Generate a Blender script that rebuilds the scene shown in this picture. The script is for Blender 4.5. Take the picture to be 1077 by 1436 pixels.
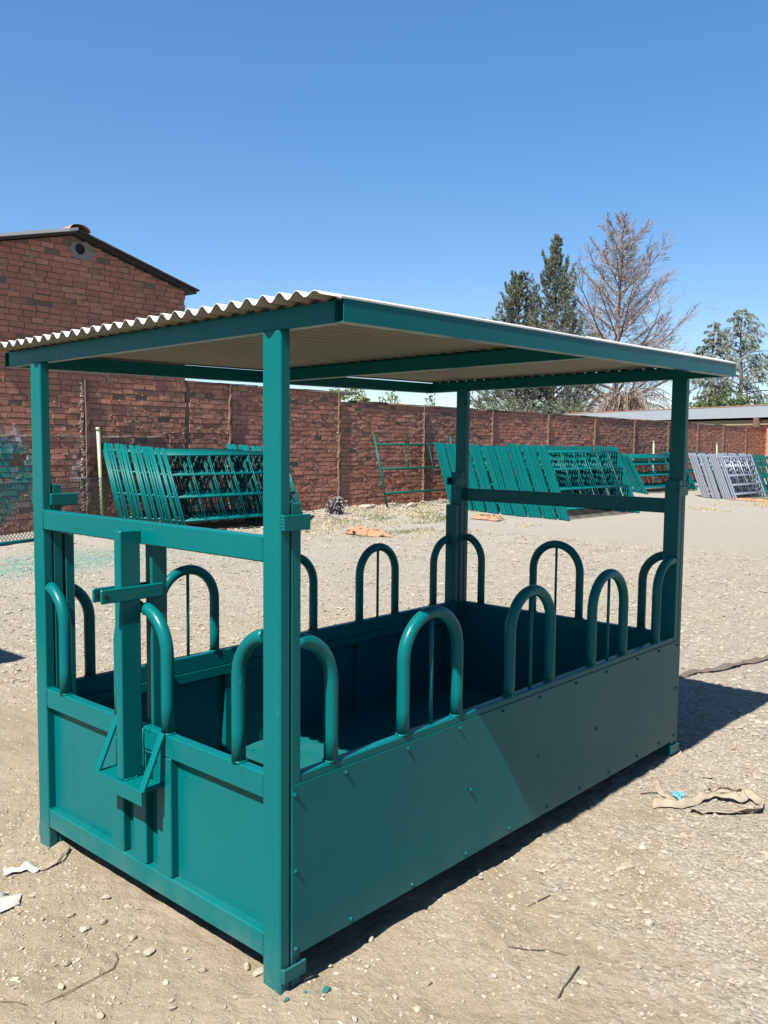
import bpy, bmesh, math, random
import numpy as np
from mathutils import Vector, Matrix

# ------------------------------------------------------------------ clean
for o in list(bpy.data.objects):
    bpy.data.objects.remove(o, do_unlink=True)
SC = bpy.context.scene
COL = SC.collection
random.seed(7)
RNG = np.random.RandomState(11)

# ------------------------------------------------------------------ camera
yaw, pitch, roll = math.radians(41.896), math.radians(-4.4586), math.radians(0.566)
f = Vector((math.cos(yaw) * math.cos(pitch), math.sin(yaw) * math.cos(pitch), math.sin(pitch)))
r = Vector((math.sin(yaw), -math.cos(yaw), 0))
u = r.cross(f)
r2 = r * math.cos(roll) + u * math.sin(roll)
u2 = -r * math.sin(roll) + u * math.cos(roll)
cam = bpy.data.cameras.new('camera')
cam.sensor_fit = 'HORIZONTAL'
cam.sensor_width = 36.0
cam.lens = 1240.4 / 1077 * 36.0
cam.clip_start = 0.05
cam.clip_end = 2000
camo = bpy.data.objects.new('camera', cam)
COL.objects.link(camo)
m = Matrix.Identity(4)
for i in range(3):
    m[i][0], m[i][1], m[i][2] = r2[i], u2[i], -f[i]
m[0][3], m[1][3], m[2][3] = -1.79244, -2.03269, 1.76095
camo.matrix_world = m
SC.camera = camo

# ------------------------------------------------------------------ light
SUND = Vector((0.752, 0.12, -1.0)).normalized()          # direction the light travels
SUN_EL = math.asin(-SUND.z)
world = bpy.data.worlds.new('World')
SC.world = world
world.use_nodes = True
wn = world.node_tree
bg = wn.nodes['Background']
sky = wn.nodes.new('ShaderNodeTexSky')
sky.sky_type = 'NISHITA'
sky.sun_disc = False
sky.sun_elevation = SUN_EL
sky.sun_rotation = math.atan2(-SUND.x, -SUND.y)
sky.altitude = 0
sky.air_density = 0.8
sky.dust_density = 0.3
sky.ozone_density = 2.0
hsv = wn.nodes.new('ShaderNodeHueSaturation')
hsv.inputs['Saturation'].default_value = 1.66
hsv.inputs['Hue'].default_value = 0.506
skg = wn.nodes.new('ShaderNodeGamma')
skg.inputs[1].default_value = 0.62
wn.links.new(sky.outputs[0], skg.inputs[0])
wn.links.new(skg.outputs[0], hsv.inputs['Color'])
wn.links.new(hsv.outputs[0], bg.inputs['Color'])
bg.inputs['Strength'].default_value = 0.115
sun = bpy.data.lights.new('sun', 'SUN')
sun.energy = 5.0
sun.angle = math.radians(0.53)
sun.color = (1.0, 0.955, 0.88)
suno = bpy.data.objects.new('sun', sun)
COL.objects.link(suno)
suno.rotation_euler = SUND.to_track_quat('-Z', 'Y').to_euler()
suno.location = (-10, -3, 15)
SC.view_settings.view_transform = 'Standard'
SC.view_settings.look = 'None'
SC.view_settings.exposure = 1.52
SC.view_settings.gamma = 1.0
SC.view_settings.use_curve_mapping = False


# ================================================================== helpers
class MB:
    def __init__(s):
        s.v = []
        s.f = []
        s.sm = []

    def add(s, vs, fs, smooth=False):
        b = len(s.v)
        s.v.extend(tuple(p) for p in vs)
        s.f.extend(tuple(i + b for i in q) for q in fs)
        s.sm.extend([smooth] * len(fs))

    def box(s, lo, hi, c=0.0):
        lo = Vector(lo); hi = Vector(hi)
        ct = (lo + hi) / 2; h = (hi - lo) / 2
        if c <= 0:
            vs = [ct + Vector((sx * h.x, sy * h.y, sz * h.z)) for sx in (-1, 1) for sy in (-1, 1) for sz in (-1, 1)]
            s.add(vs, [(0, 1, 3, 2), (4, 6, 7, 5), (0, 4, 5, 1), (2, 3, 7, 6), (0, 2, 6, 4), (1, 5, 7, 3)])
            return
        c = min(c, h.x * .9, h.y * .9, h.z * .9)
        idx = {}; vs = []
        for sx in (-1, 1):
            for sy in (-1, 1):
                for sz in (-1, 1):
                    for a in range(3):
                        d = [h.x - c, h.y - c, h.z - c]; d[a] += c
                        idx[(sx, sy, sz, a)] = len(vs)
                        vs.append(ct + Vector((sx * d[0], sy * d[1], sz * d[2])))
        fs = []
        S = (-1, 1)
        for a in range(3):
            for sg in S:
                q = []
                for t in ((-1, -1), (1, -1), (1, 1), (-1, 1)):
                    k = [0, 0, 0]; k[a] = sg
                    o = [i for i in range(3) if i != a]
                    k[o[0]], k[o[1]] = t
                    q.append(idx[(k[0], k[1], k[2], a)])
                fs.append(q)
        for a in range(3):                       # edges parallel to axis a
            b, d = [i for i in range(3) if i != a]
            for s1 in S:
                for s2 in S:
                    q = []
                    for (sa, ax) in ((-1, b), (1, b), (1, d), (-1, d)):
                        k = [0, 0, 0]; k[a] = sa; k[b] = s1; k[d] = s2
                        q.append(idx[(k[0], k[1], k[2], ax)])
                    fs.append(q)
        for sx in S:
            for sy in S:
                for sz in S:
                    fs.append([idx[(sx, sy, sz, a)] for a in range(3)])
        out = []
        for q in fs:
            p = [vs[i] for i in q]
            n = (p[1] - p[0]).cross(p[2] - p[0])
            cen = sum(p, Vector()) / len(p) - ct
            out.append(tuple(q) if n.dot(cen) > 0 else tuple(reversed(q)))
        s.add(vs, out)

    def tube(s, pts, rad, n=8, caps=True, smooth=True):
        pts = [Vector(p) for p in pts]
        k = len(pts)
        rads = rad if isinstance(rad, (list, tuple)) else [rad] * k
        vs = []; fs = []
        ref = None
        for i in range(k):
            t = (pts[min(i + 1, k - 1)] - pts[max(i - 1, 0)])
            if t.length < 1e-9:
                t = Vector((0, 0, 1))
            t.normalize()
            if ref is None:
                ref = Vector((0, 0, 1)) if abs(t.z) < .9 else Vector((1, 0, 0))
            e1 = (ref - t * ref.dot(t))
            if e1.length < 1e-6:
                e1 = t.orthogonal()
            e1.normalize(); ref = e1
            e2 = t.cross(e1)
            for j in range(n):
                a = 2 * math.pi * j / n
                vs.append(pts[i] + (e1 * math.cos(a) + e2 * math.sin(a)) * rads[i])
        for i in range(k - 1):
            for j in range(n):
                j2 = (j + 1) % n
                fs.append((i * n + j, i * n + j2, (i + 1) * n + j2, (i + 1) * n + j))
        s.add(vs, fs, smooth)
        if caps:
            b = len(s.v) - len(vs)
            s.f.append(tuple(b + j for j in reversed(range(n)))); s.sm.append(False)
            s.f.append(tuple(b + (k - 1) * n + j for j in range(n))); s.sm.append(False)

    def map(s, fn):
        s.v = [tuple(fn(Vector(p))) for p in s.v]

    def mesh(s, name, mat):
        me = bpy.data.meshes.new(name)
        me.from_pydata(s.v, [], s.f)
        if any(s.sm):
            me.polygons.foreach_set('use_smooth', s.sm)
        if mat:
            me.materials.append(mat)
        me.update()
        return me

    def build(s, name, mat, parent=None):
        return link(name, s.mesh(name, mat), parent)


def link(name, me, parent=None, loc=None):
    o = bpy.data.objects.new(name, me)
    COL.objects.link(o)
    if parent:
        o.parent = parent
    if loc:
        o.location = loc
    return o


def thing(name, label, cat, loc=(0, 0, 0), group=None):
    o = bpy.data.objects.new(name, None)
    o.empty_display_size = 0.2
    COL.objects.link(o)
    o.location = loc
    return tag(o, label, cat, group)


def tag(o, label=None, cat=None, group=None, kind=None):
    if label: o['label'] = label
    if cat: o['category'] = cat
    if group: o['group'] = group
    if kind: o['kind'] = kind
    return o


def npmesh(name, verts, faces, mat, smooth=False):
    """verts (N,3), faces (M,k) all the same k"""
    me = bpy.data.meshes.new(name)
    verts = np.asarray(verts, dtype=np.float32); faces = np.asarray(faces, dtype=np.int32)
    M, k = faces.shape
    me.vertices.add(len(verts)); me.vertices.foreach_set('co', verts.ravel())
    me.loops.add(M * k); me.loops.foreach_set('vertex_index', faces.ravel())
    me.polygons.add(M)
    me.polygons.foreach_set('loop_start', np.arange(0, M * k, k, dtype=np.int32))
    me.polygons.foreach_set('loop_total', np.full(M, k, dtype=np.int32))
    if smooth:
        me.polygons.foreach_set('use_smooth', np.ones(M, dtype=bool))
    else:
        me.shade_flat()
    me.materials.append(mat)
    me.update(calc_edges=True)
    me.validate()
    return me


_lat = {}
def vnoise(x, y, seed=0):
    if seed not in _lat:
        _lat[seed] = np.random.RandomState(seed + 100).rand(128, 128)
    L = _lat[seed]
    x = np.asarray(x, float); y = np.asarray(y, float)
    xi = np.floor(x).astype(int); yi = np.floor(y).astype(int)
    fx = x - xi; fy = y - yi
    fx = fx * fx * (3 - 2 * fx); fy = fy * fy * (3 - 2 * fy)
    a = L[xi % 128, yi % 128]; b = L[(xi + 1) % 128, yi % 128]
    c = L[xi % 128, (yi + 1) % 128]; d = L[(xi + 1) % 128, (yi + 1) % 128]
    return (a * (1 - fx) + b * fx) * (1 - fy) + (c * (1 - fx) + d * fx) * fy


def ground_h(x, y):
    x = np.asarray(x, float); y = np.asarray(y, float)
    z = 0.024 * (vnoise(x * .9, y * .9, 1) - .5) + 0.016 * (vnoise(x * 3.1, y * 3.1, 2) - .5)
    z += 0.012 * (vnoise(x * 9.3, y * 9.3, 3) - .5) + 0.008 * (vnoise(x * 24, y * 24, 4) - .5)
    z += 0.007 * (vnoise(x * 52, y * 52, 6) - .5) * (.4 + .9 * vnoise(x * 2.1, y * 2.1, 7))
    t = np.clip((y - 11.0) / 2.6, 0, 1); t = t * t * (3 - 2 * t)
    z += 0.10 * t * (0.6 + 0.8 * vnoise(x * 1.3, y * 1.3, 5)) * np.clip(1 - (x - 28) / 12, 0, 1)
    for (fx, fy) in ((.04, .04), (.04, 1.54), (2.94, .04), (2.94, 1.54)):
        z = z + .016 * np.exp(-((x - fx) ** 2 + (y - fy) ** 2) / .012) * (.4 + 1.2 * vnoise(x * 16, y * 16, 12))
    return z - 0.008


def gh(x, y):
    return float(ground_h(np.array([x]), np.array([y]))[0])


# ------------------------------------------------------------------ node materials
def newmat(name):
    mt = bpy.data.materials.new(name)
    mt.use_nodes = True
    nt = mt.node_tree
    return mt, nt, nt.nodes['Principled BSDF']


def N(nt, typ, **kw):
    n = nt.nodes.new(typ)
    for k, v_ in kw.items():
        if k in n.inputs.keys() if hasattr(n.inputs, 'keys') else False:
            n.inputs[k].default_value = v_
        else:
            setattr(n, k, v_)
    return n


def noise(nt, vec, scale, detail=4, rough=.55):
    n = nt.nodes.new('ShaderNodeTexNoise')
    n.inputs['Scale'].default_value = scale
    n.inputs['Detail'].default_value = detail
    n.inputs['Roughness'].default_value = rough
    if vec is not None:
        nt.links.new(vec, n.inputs['Vector'])
    return n.outputs['Fac']


def ramp(nt, fac, stops):
    n = nt.nodes.new('ShaderNodeValToRGB')
    e = n.color_ramp.elements
    while len(e) < len(stops):
        e.new(0.5)
    for el, (p, c) in zip(e, stops):
        el.position = p
        el.color = (c[0], c[1], c[2], 1) if not isinstance(c, (int, float)) else (c, c, c, 1)
    nt.links.new(fac, n.inputs['Fac'])
    return n.outputs['Color']


def mix(nt, fac, a, b, mode='MIX'):
    n = nt.nodes.new('ShaderNodeMix')
    n.data_type = 'RGBA'; n.blend_type = mode
    for s_, v_ in ((n.inputs['Factor'], fac), (n.inputs['A'], a), (n.inputs['B'], b)):
        pass
    sock = [i for i in n.inputs if i.type == 'RGBA']
    fs = n.inputs[0]
    if isinstance(fac, (int, float)): fs.default_value = fac
    else: nt.links.new(fac, fs)
    for s_, v_ in zip(sock, (a, b)):
        if isinstance(v_, (tuple, list)): s_.default_value = (v_[0], v_[1], v_[2], 1)
        else: nt.links.new(v_, s_)
    return [o for o in n.outputs if o.type == 'RGBA'][0]


def mth(nt, op, a, b=None, clamp=False):
    n = nt.nodes.new('ShaderNodeMath'); n.operation = op; n.use_clamp = clamp
    for i, v_ in enumerate((a, b)):
        if v_ is None: continue
        if isinstance(v_, (int, float)): n.inputs[i].default_value = v_
        else: nt.links.new(v_, n.inputs[i])
    return n.outputs[0]


def bump(nt, h, strength, dist, bs):
    n = nt.nodes.new('ShaderNodeBump')
    n.inputs['Strength'].default_value = strength
    n.inputs['Distance'].default_value = dist
    nt.links.new(h, n.inputs['Height'])
    nt.links.new(n.outputs[0], bs.inputs['Normal'])


def wpos(nt):
    return nt.nodes.new('ShaderNodeNewGeometry').outputs['Position']


def rnd_piece(nt):
    g = nt.nodes.new('ShaderNodeNewGeometry').outputs['Random Per Island']
    o = nt.nodes.new('ShaderNodeObjectInfo').outputs['Random']
    return mth(nt, 'FRACT', mth(nt, 'ADD', g, o))


ALB = .47
def paint(name, col, rough=.32, var=.10, dust=0.0, wear=0.0):
    col = tuple(x * ALB for x in col)
    mt, nt, bs = newmat(name)
    p = wpos(nt)
    n1 = noise(nt, p, 2.3, 5)
    c = mix(nt, n1, tuple(x * (1 - var) for x in col), tuple(min(1, x * (1 + var)) for x in col))
    rr = mth(nt, 'ADD', mth(nt, 'MULTIPLY', noise(nt, p, 9, 5), .18), rough - .09)
    if wear:
        # faint vertical runs, scuffs and pale rub marks
        mp1 = nt.nodes.new('ShaderNodeMapping'); mp1.inputs['Scale'].default_value = (34, 34, 1.6)
        nt.links.new(p, mp1.inputs['Vector'])
        run = ramp(nt, noise(nt, mp1.outputs[0], 1.0, 4, .6), [(.50, 0), (.72, 1)])
        c = mix(nt, mth(nt, 'MULTIPLY', run, .16 * wear), c, tuple(x * .62 for x in col))
        mp2 = nt.nodes.new('ShaderNodeMapping'); mp2.inputs['Scale'].default_value = (9, 9, 60)
        mp2.inputs['Rotation'].default_value = (.5, .6, .3)
        nt.links.new(p, mp2.inputs['Vector'])
        sc = ramp(nt, noise(nt, mp2.outputs[0], 1.0, 6, .75), [(.70, 0), (.76, 1)])
        c = mix(nt, mth(nt, 'MULTIPLY', sc, .30 * wear), c, (.10, .22, .21))
        sp = ramp(nt, noise(nt, p, 55, 3, .5), [(.735, 0), (.76, 1)])
        c = mix(nt, mth(nt, 'MULTIPLY', sp, .5 * wear), c, (.16, .17, .15))
        rr = mth(nt, 'ADD', rr, mth(nt, 'MULTIPLY', mth(nt, 'ADD', sc, run), .10))
    if dust:
        d = noise(nt, p, 7, 6, .65)
        d3 = noise(nt, p, 60, 4, .7)
        sep = nt.nodes.new('ShaderNodeSeparateXYZ'); nt.links.new(p, sep.inputs[0])
        low = mth(nt, 'SUBTRACT', 1.0, mth(nt, 'MULTIPLY', sep.outputs[2], 4.5), True)
        fac = mth(nt, 'MULTIPLY', mth(nt, 'MULTIPLY', low, dust), mth(nt, 'ADD', ramp(nt, d, [(.38, 0), (.7, 1)]), ramp(nt, d3, [(.6, 0), (.72, .8)])), True)
        c = mix(nt, fac, c, (.2, .175, .135))
    nt.links.new(c, bs.inputs['Base Color'])
    nt.links.new(rr, bs.inputs['Roughness'])
    bs.inputs['IOR'].default_value = 1.5
    bs.inputs['Specular IOR Level'].default_value = .15
    bump(nt, noise(nt, p, 260, 2), .05, .002, bs)
    return mt


def plain(name, col, rough=.7, var=.2, scale=8, metal=0, bmp=0):
    col = tuple(x * (ALB if not metal else .6) for x in col)
    mt, nt, bs = newmat(name)
    p = wpos(nt)
    n1 = noise(nt, p, scale, 5)
    c = mix(nt, n1, tuple(x * (1 - var) for x in col), tuple(min(1, x * (1 + var)) for x in col))
    nt.links.new(c, bs.inputs['Base Color'])
    bs.inputs['Roughness'].default_value = rough
    bs.inputs['Metallic'].default_value = metal
    if bmp:
        bump(nt, noise(nt, p, scale * 8, 4), bmp, .01, bs)
    return mt


TEAL = (0.0, 0.172, 0.176)
M_TEAL = paint('teal_enamel', TEAL, rough=.30, dust=.22, wear=1.0)
M_TEAL2 = paint('teal_hurdle_paint', (0.0, 0.165, 0.165), rough=.4)
M_TEALG = paint('teal_green_paint', (0.004, 0.15, 0.125), rough=.4)
M_GALV = plain('galvanised_steel', (.45, .48, .56), .42, .15, 14, metal=.55)
M_GALV2 = plain('galvanised_rod', (.55, .56, .58), .4, .1, 14, metal=.5)
M_POLE = plain('pale_green_plastic', (.50, .58, .36), .5, .1, 6)


def sheet_material():
    mt, nt, bs = newmat('white_corrugated_sheet')
    p = wpos(nt)
    n1 = noise(nt, p, 3.0, 6)
    c = mix(nt, n1, (.35, .34, .32), (.42, .41, .385))
    st = ramp(nt, noise(nt, p, 22, 5, .7), [(.62, 0), (.8, .35)])
    c = mix(nt, st, c, (.30, .26, .20))
    nt.links.new(c, bs.inputs['Base Color'])
    bs.inputs['Roughness'].default_value = .5
    return mt


M_SHEET = sheet_material()
M_SHEETB = plain('grey_beige_sheet_back', (.33, .305, .24), .55, .12, 5)


def ground_material():
    mt, nt, bs = newmat('dirt_and_gravel')
    p = wpos(nt)
    sep = nt.nodes.new('ShaderNodeSeparateXYZ'); nt.links.new(p, sep.inputs[0])
    X, Y = sep.outputs[0], sep.outputs[1]
    big = noise(nt, p, .35, 5)
    mid = noise(nt, p, 2.2, 6, .6)
    fine = noise(nt, p, 30, 6, .7)
    dirt = ramp(nt, mid, [(.25, (.37, .29, .20)), (.5, (.45, .36, .255)), (.75, (.52, .425, .31))])
    vor = nt.nodes.new('ShaderNodeTexVoronoi'); vor.inputs['Scale'].default_value = 46
    vor.inputs['Randomness'].default_value = 1.0
    nt.links.new(p, vor.inputs['Vector'])
    vor2 = nt.nodes.new('ShaderNodeTexVoronoi'); vor2.inputs['Scale'].default_value = 19
    nt.links.new(p, vor2.inputs['Vector'])
    sepc = nt.nodes.new('ShaderNodeSeparateColor'); nt.links.new(vor.outputs['Color'], sepc.inputs[0])
    sepd = nt.nodes.new('ShaderNodeSeparateColor'); nt.links.new(vor2.outputs['Color'], sepd.inputs[0])
    grav = ramp(nt, sepc.outputs[0], [(0, (.33, .285, .225)), (.35, (.44, .385, .31)), (.7, (.50, .45, .375)), (1, (.60, .56, .49))])
    grav2 = ramp(nt, sepd.outputs[1], [(0, (.36, .31, .25)), (.5, (.46, .41, .335)), (1, (.58, .54, .47))])
    grav = mix(nt, .45, grav, grav2)
    # gravel lies denser away from the dirt strip on the near left
    a = mth(nt, 'ADD', mth(nt, 'MULTIPLY', X, .30), mth(nt, 'MULTIPLY', Y, -.22))
    far = mth(nt, 'MULTIPLY', mth(nt, 'SUBTRACT', Y, 2.0), .25, True)
    a = mth(nt, 'MAXIMUM', a, far)
    gm = mth(nt, 'ADD', mth(nt, 'ADD', a, -.35), mth(nt, 'MULTIPLY', mth(nt, 'SUBTRACT', mid, .5), 2.2))
    gm = mth(nt, 'ADD', gm, mth(nt, 'MULTIPLY', mth(nt, 'SUBTRACT', big, .5), 1.2))
    gmask = ramp(nt, gm, [(.0, .12), (.5, .85)])
    c = mix(nt, gmask, dirt, grav)
    # fines and dark specks
    c = mix(nt, ramp(nt, fine, [(.3, .35), (.48, 0)]), c, (.26, .21, .15))
    c = mix(nt, ramp(nt, noise(nt, p, 95, 3, .7), [(.60, 0), (.72, .45)]), c, (.62, .56, .46))
    # greyer trodden bands further off
    band = ramp(nt, noise(nt, p, .55, 4, .6), [(.42, 0), (.62, .55)])
    band = mth(nt, 'MULTIPLY', band, mth(nt, 'MULTIPLY', mth(nt, 'SUBTRACT', Y, 4.0), .2, True))
    c = mix(nt, band, c, (.36, .325, .285))
    # pale greyish stone dust over the yard beyond the feeder
    fd = mth(nt, 'MULTIPLY', mth(nt, 'ADD', mth(nt, 'SUBTRACT', Y, 2.5), mth(nt, 'MULTIPLY', mth(nt, 'SUBTRACT', X, 4), .3)), .10, True)
    c = mix(nt, mth(nt, 'MULTIPLY', fd, .72), c, (.50, .47, .42))
    # teal paint overspray on the ground by the left-hand rack
    vx = mth(nt, 'DIVIDE', mth(nt, 'SUBTRACT', X, 4.6), 2.6)
    vy = mth(nt, 'DIVIDE', mth(nt, 'SUBTRACT', mth(nt, 'SUBTRACT', Y, 10.0), mth(nt, 'MULTIPLY', mth(nt, 'SUBTRACT', X, 4.6), .12)), 1.3)
    d2 = mth(nt, 'ADD', mth(nt, 'MULTIPLY', vx, vx), mth(nt, 'MULTIPLY', vy, vy))
    ov = mth(nt, 'SUBTRACT', 1.0, d2, True)
    ov = mth(nt, 'MULTIPLY', ov, ramp(nt, noise(nt, p, 14, 5, .8), [(.36, 0), (.58, 1)]))
    c = mix(nt, mth(nt, 'MULTIPLY', ov, .75), c, (.03, .34, .32))
    c = mix(nt, 1.0, c, (.445, .448, .434), 'MULTIPLY')
    nt.links.new(c, bs.inputs['Base Color'])
    bs.inputs['Roughness'].default_value = .95
    bs.inputs['Specular IOR Level'].default_value = .15
    h = mth(nt, 'ADD', mth(nt, 'MULTIPLY', mth(nt, 'SUBTRACT', 1.0, vor.outputs['Distance']), gmask), mth(nt, 'MULTIPLY', fine, .9))
    h = mth(nt, 'ADD', h, mth(nt, 'MULTIPLY', noise(nt, p, 75, 4, .7), .7))
    bump(nt, h, .9, .014, bs)
    return mt


M_GROUND = ground_material()


def stone_material():
    mt, nt, bs = newmat('limestone_chips')
    p = wpos(nt)
    c = ramp(nt, rnd_piece(nt), [(0, (.37, .31, .235)), (.3, (.45, .38, .295)), (.6, (.50, .44, .355)), (.88, (.57, .52, .43)), (1, (.44, .41, .37))])
    c = mix(nt, ramp(nt, noise(nt, p, 60, 5), [(.35, .5), (.6, 0)]), c, (.38, .30, .21))
    c = mix(nt, 1.0, c, (.475, .474, .46), 'MULTIPLY')
    nt.links.new(c, bs.inputs['Base Color'])
    bs.inputs['Roughness'].default_value = .9
    bump(nt, noise(nt, p, 120, 4), .5, .004, bs)
    return mt


M_STONE = stone_material()


def brick_material():
    mt, nt, bs = newmat('red_brick')
    p = wpos(nt)
    sep = nt.nodes.new('ShaderNodeSeparateXYZ'); nt.links.new(p, sep.inputs[0])
    rn = rnd_piece(nt)
    c = ramp(nt, rn, [(0, (.25, .105, .075)), (.3, (.30, .125, .088)), (.65, (.34, .145, .10)), (.9, (.38, .18, .125)), (1, (.28, .135, .10))])
    c = mix(nt, ramp(nt, noise(nt, p, 14, 6, .7), [(.45, 0), (.7, .7)]), c, (.20, .10, .08))
    c = mix(nt, ramp(nt, noise(nt, p, .9, 5, .6), [(.5, 0), (.75, .55)]), c, (.17, .095, .08))
    c = mix(nt, ramp(nt, noise(nt, p, 5, 6, .75), [(.63, 0), (.74, .5)]), c, (.46, .38, .31))
    # teal spray drift and pale blue smears low on the wall by the rack
    vx = mth(nt, 'DIVIDE', mth(nt, 'SUBTRACT', sep.outputs[0], 4.9), 1.3)
    vz = mth(nt, 'DIVIDE', mth(nt, 'SUBTRACT', sep.outputs[2], 1.1), 1.0)
    d2 = mth(nt, 'ADD', mth(nt, 'MULTIPLY', vx, vx), mth(nt, 'MULTIPLY', vz, vz))
    fac = mth(nt, 'MULTIPLY', mth(nt, 'SUBTRACT', 1.0, d2, True), ramp(nt, noise(nt, p, 3.5, 5, .6), [(.3, 0), (.5, 1)]))
    c = mix(nt, mth(nt, 'MULTIPLY', fac, 2.0, True), c, (.015, .17, .16))
    for (cx, cz, rx, rz) in ((5.55, 1.78, .25, .3), (6.82, 1.25, .16, .6), (5.9, 1.4, .5, .12)):
        vx = mth(nt, 'DIVIDE', mth(nt, 'SUBTRACT', sep.outputs[0], cx), rx)
        vz = mth(nt, 'DIVIDE', mth(nt, 'SUBTRACT', sep.outputs[2], cz), rz)
        d2 = mth(nt, 'ADD', mth(nt, 'MULTIPLY', vx, vx), mth(nt, 'MULTIPLY', vz, vz))
        fac = mth(nt, 'MULTIPLY', mth(nt, 'SUBTRACT', 1.0, d2, True), ramp(nt, noise(nt, p, 11, 5, .7), [(.45, 0), (.6, .8)]))
        c = mix(nt, mth(nt, 'MULTIPLY', fac, .9, True), c, (.42, .44, .56))
    mp_ = nt.nodes.new('ShaderNodeMapping'); mp_.inputs['Scale'].default_value = (5, 5, 26)
    nt.links.new(p, mp_.inputs['Vector'])
    c = mix(nt, ramp(nt, noise(nt, mp_.outputs[0], 1.0, 5, .65), [(.56, 0), (.70, .38)]), c, (.38, .28, .22))
    c = mix(nt, ramp(nt, noise(nt, mp_.outputs[0], 1.7, 4, .6), [(.30, .3), (.42, 0)]), c, (.17, .085, .062))
    c = mix(nt, 1.0, c, (1.08, .99, .90), 'MULTIPLY')
    nt.links.new(c, bs.inputs['Base Color'])
    bs.inputs['Roughness'].default_value = .9
    bump(nt, noise(nt, p, 45, 6, .7), .5, .004, bs)
    return mt


M_BRICK = brick_material()
M_MORTAR = plain('grey_mortar', (.30, .19, .14), .95, .35, 6, bmp=.5)
M_LUMP = plain('pale_mortar', (.50, .42, .34), .95, .25, 20, bmp=.4)
M_CEMENT = plain('grey_cement', (.38, .35, .32), .9, .2, 10, bmp=.4)
M_PIER = plain('brown_render', (.22, .12, .095), .95, .2, 5, bmp=.3)
M_DARK = plain('dark_hole', (.02, .02, .02), .9, .2)
M_ROOFW = plain('pale_roof_sheet', (.62, .63, .62), .5, .12, 5)
M_ROOFWH = plain('white_verge', (.95, .95, .92), .5, .05, 5)
M_ROOFD = plain('dark_eave_board', (.05, .05, .055), .7, .2, 5)
M_TILE = plain('orange_clay_tile', (.52, .27, .17), .85, .2, 6, bmp=.3)
M_GREYROOF = plain('grey_blue_metal', (.42, .47, .52), .45, .08, 3)
M_WOOD = plain('yellowed_beam', (.42, .33, .18), .8, .2, 5)


# ================================================================== ground
def axis(lo, hi, step, far_lo, far_hi, g=1.075):
    a = list(np.arange(lo, hi + 1e-6, step))
    s_ = step; x = hi; up = []
    while x < far_hi:
        s_ *= g; x += s_; up.append(x)
    s_ = step; x = lo; dn = []
    while x > far_lo:
        s_ *= g; x -= s_; dn.append(x)
    return np.array(dn[::-1] + a + up)


gx = axis(-.75, 3.3, .0135, -400, 500, 1.06)
gy = axis(-1.5, 2.2, .0135, -400, 500, 1.06)
GX, GY = np.meshgrid(gx, gy, indexing='ij')
GZ = ground_h(GX, GY)
nx_, ny_ = GX.shape
ids = np.arange(nx_ * ny_).reshape(nx_, ny_)
gf = np.stack([ids[:-1, :-1], ids[1:, :-1], ids[1:, 1:], ids[:-1, 1:]], -1).reshape(-1, 4)
gme = npmesh('ground', np.stack([GX, GY, GZ], -1).reshape(-1, 3), gf, M_GROUND, smooth=True)
tag(link('ground', gme), 'dusty tan dirt yard strewn with pale gravel', None, None, 'structure')


# ================================================================== hay feeder
L, W, T, TX, A, TI = 2.987, 1.58, .085, .041, .046, .041
feeder = thing('hay_feeder', 'teal steel hay feeder with feeding arches and corrugated white roof on dirt yard', 'feeder', (0, 0, 0))


def zroof(x, y):
    return 2.102 - .0125 * (y + .25) + .0094 * x


def fbox(name, lo, hi, c=.004, parent=None, mat=None):
    b = MB(); b.box(lo, hi, c)
    return b.build(name, mat or M_TEAL, parent or feeder)


def slope_box(name, lo, hi, parent=None):
    """box whose z values are measured from the tilted roof plane"""
    b = MB(); b.box(lo, hi, .003)
    b.map(lambda p: Vector((p.x, p.y, p.z + zroof(p.x, p.y))))
    return b.build(name, M_TEAL, parent or feeder)


for (x0, x1) in ((0, TX), (L - TX, L)):
    for (y0, y1) in ((0, T), (W - T, W)):
        fbox('post', (x0, y0, -.03), (x1, y1, zroof((x0 + x1) / 2, (y0 + y1) / 2) + .002))
for x0 in (A, L - A - TI):
    for (y0, y1) in ((.0, T), (W - T, W)):
        fbox('side_post', (x0, y0, -.02), (x0 + TI, y1, 1.573), .003)
for x0 in (A + TI + .012, L - A - TI - .012 - .041):
    fbox('side_post', (x0, W - T, .11), (x0 + .041, W - .002, 1.36), .003)

# clamp brackets on both long sides, top and bottom
def bracket(xa, xb, ysgn, za, zb):
    y0 = -.014 if ysgn < 0 else W + .001
    b = MB()
    ye = (-.014, -.006) if ysgn < 0 else (W + .006, W + .014)
    yi = (-.007, -.0005) if ysgn < 0 else (W + .0005, W + .007)
    b.box((xa, ye[0], za), (xb, ye[1], zb), .0025)
    b.box((xa + .001, yi[0], za + .001), (xa + .012, yi[1], zb - .001), .001)
    b.box((xb - .012, yi[0], za + .001), (xb - .001, yi[1], zb - .001), .001)
    for k in range(5):
        zz = za + (zb - za) * (k + .5) / 5
        b.tube([(xa + .002, yi[0] + .003, zz - .006), (xa + .002, yi[0] + .003, zz + .006)], .004, 6)
    b.build('clamp_bracket', M_TEAL, feeder)


for sg in (-1, 1):
    bracket(.002, .115, sg, 1.488, 1.538)
    bracket(L - .115, L - .002, sg, 1.488, 1.538)
    bracket(.004, .102, sg, .038, .085)
    bracket(L - .102, L - .004, sg, .038, .085)

# inner brackets visible on the far side posts
for xa in (.03, L - .155):
    fbox('clamp_bracket', (xa, W - T - .014, 1.485), (xa + .125, W - T - .002, 1.535), .003)

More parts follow.
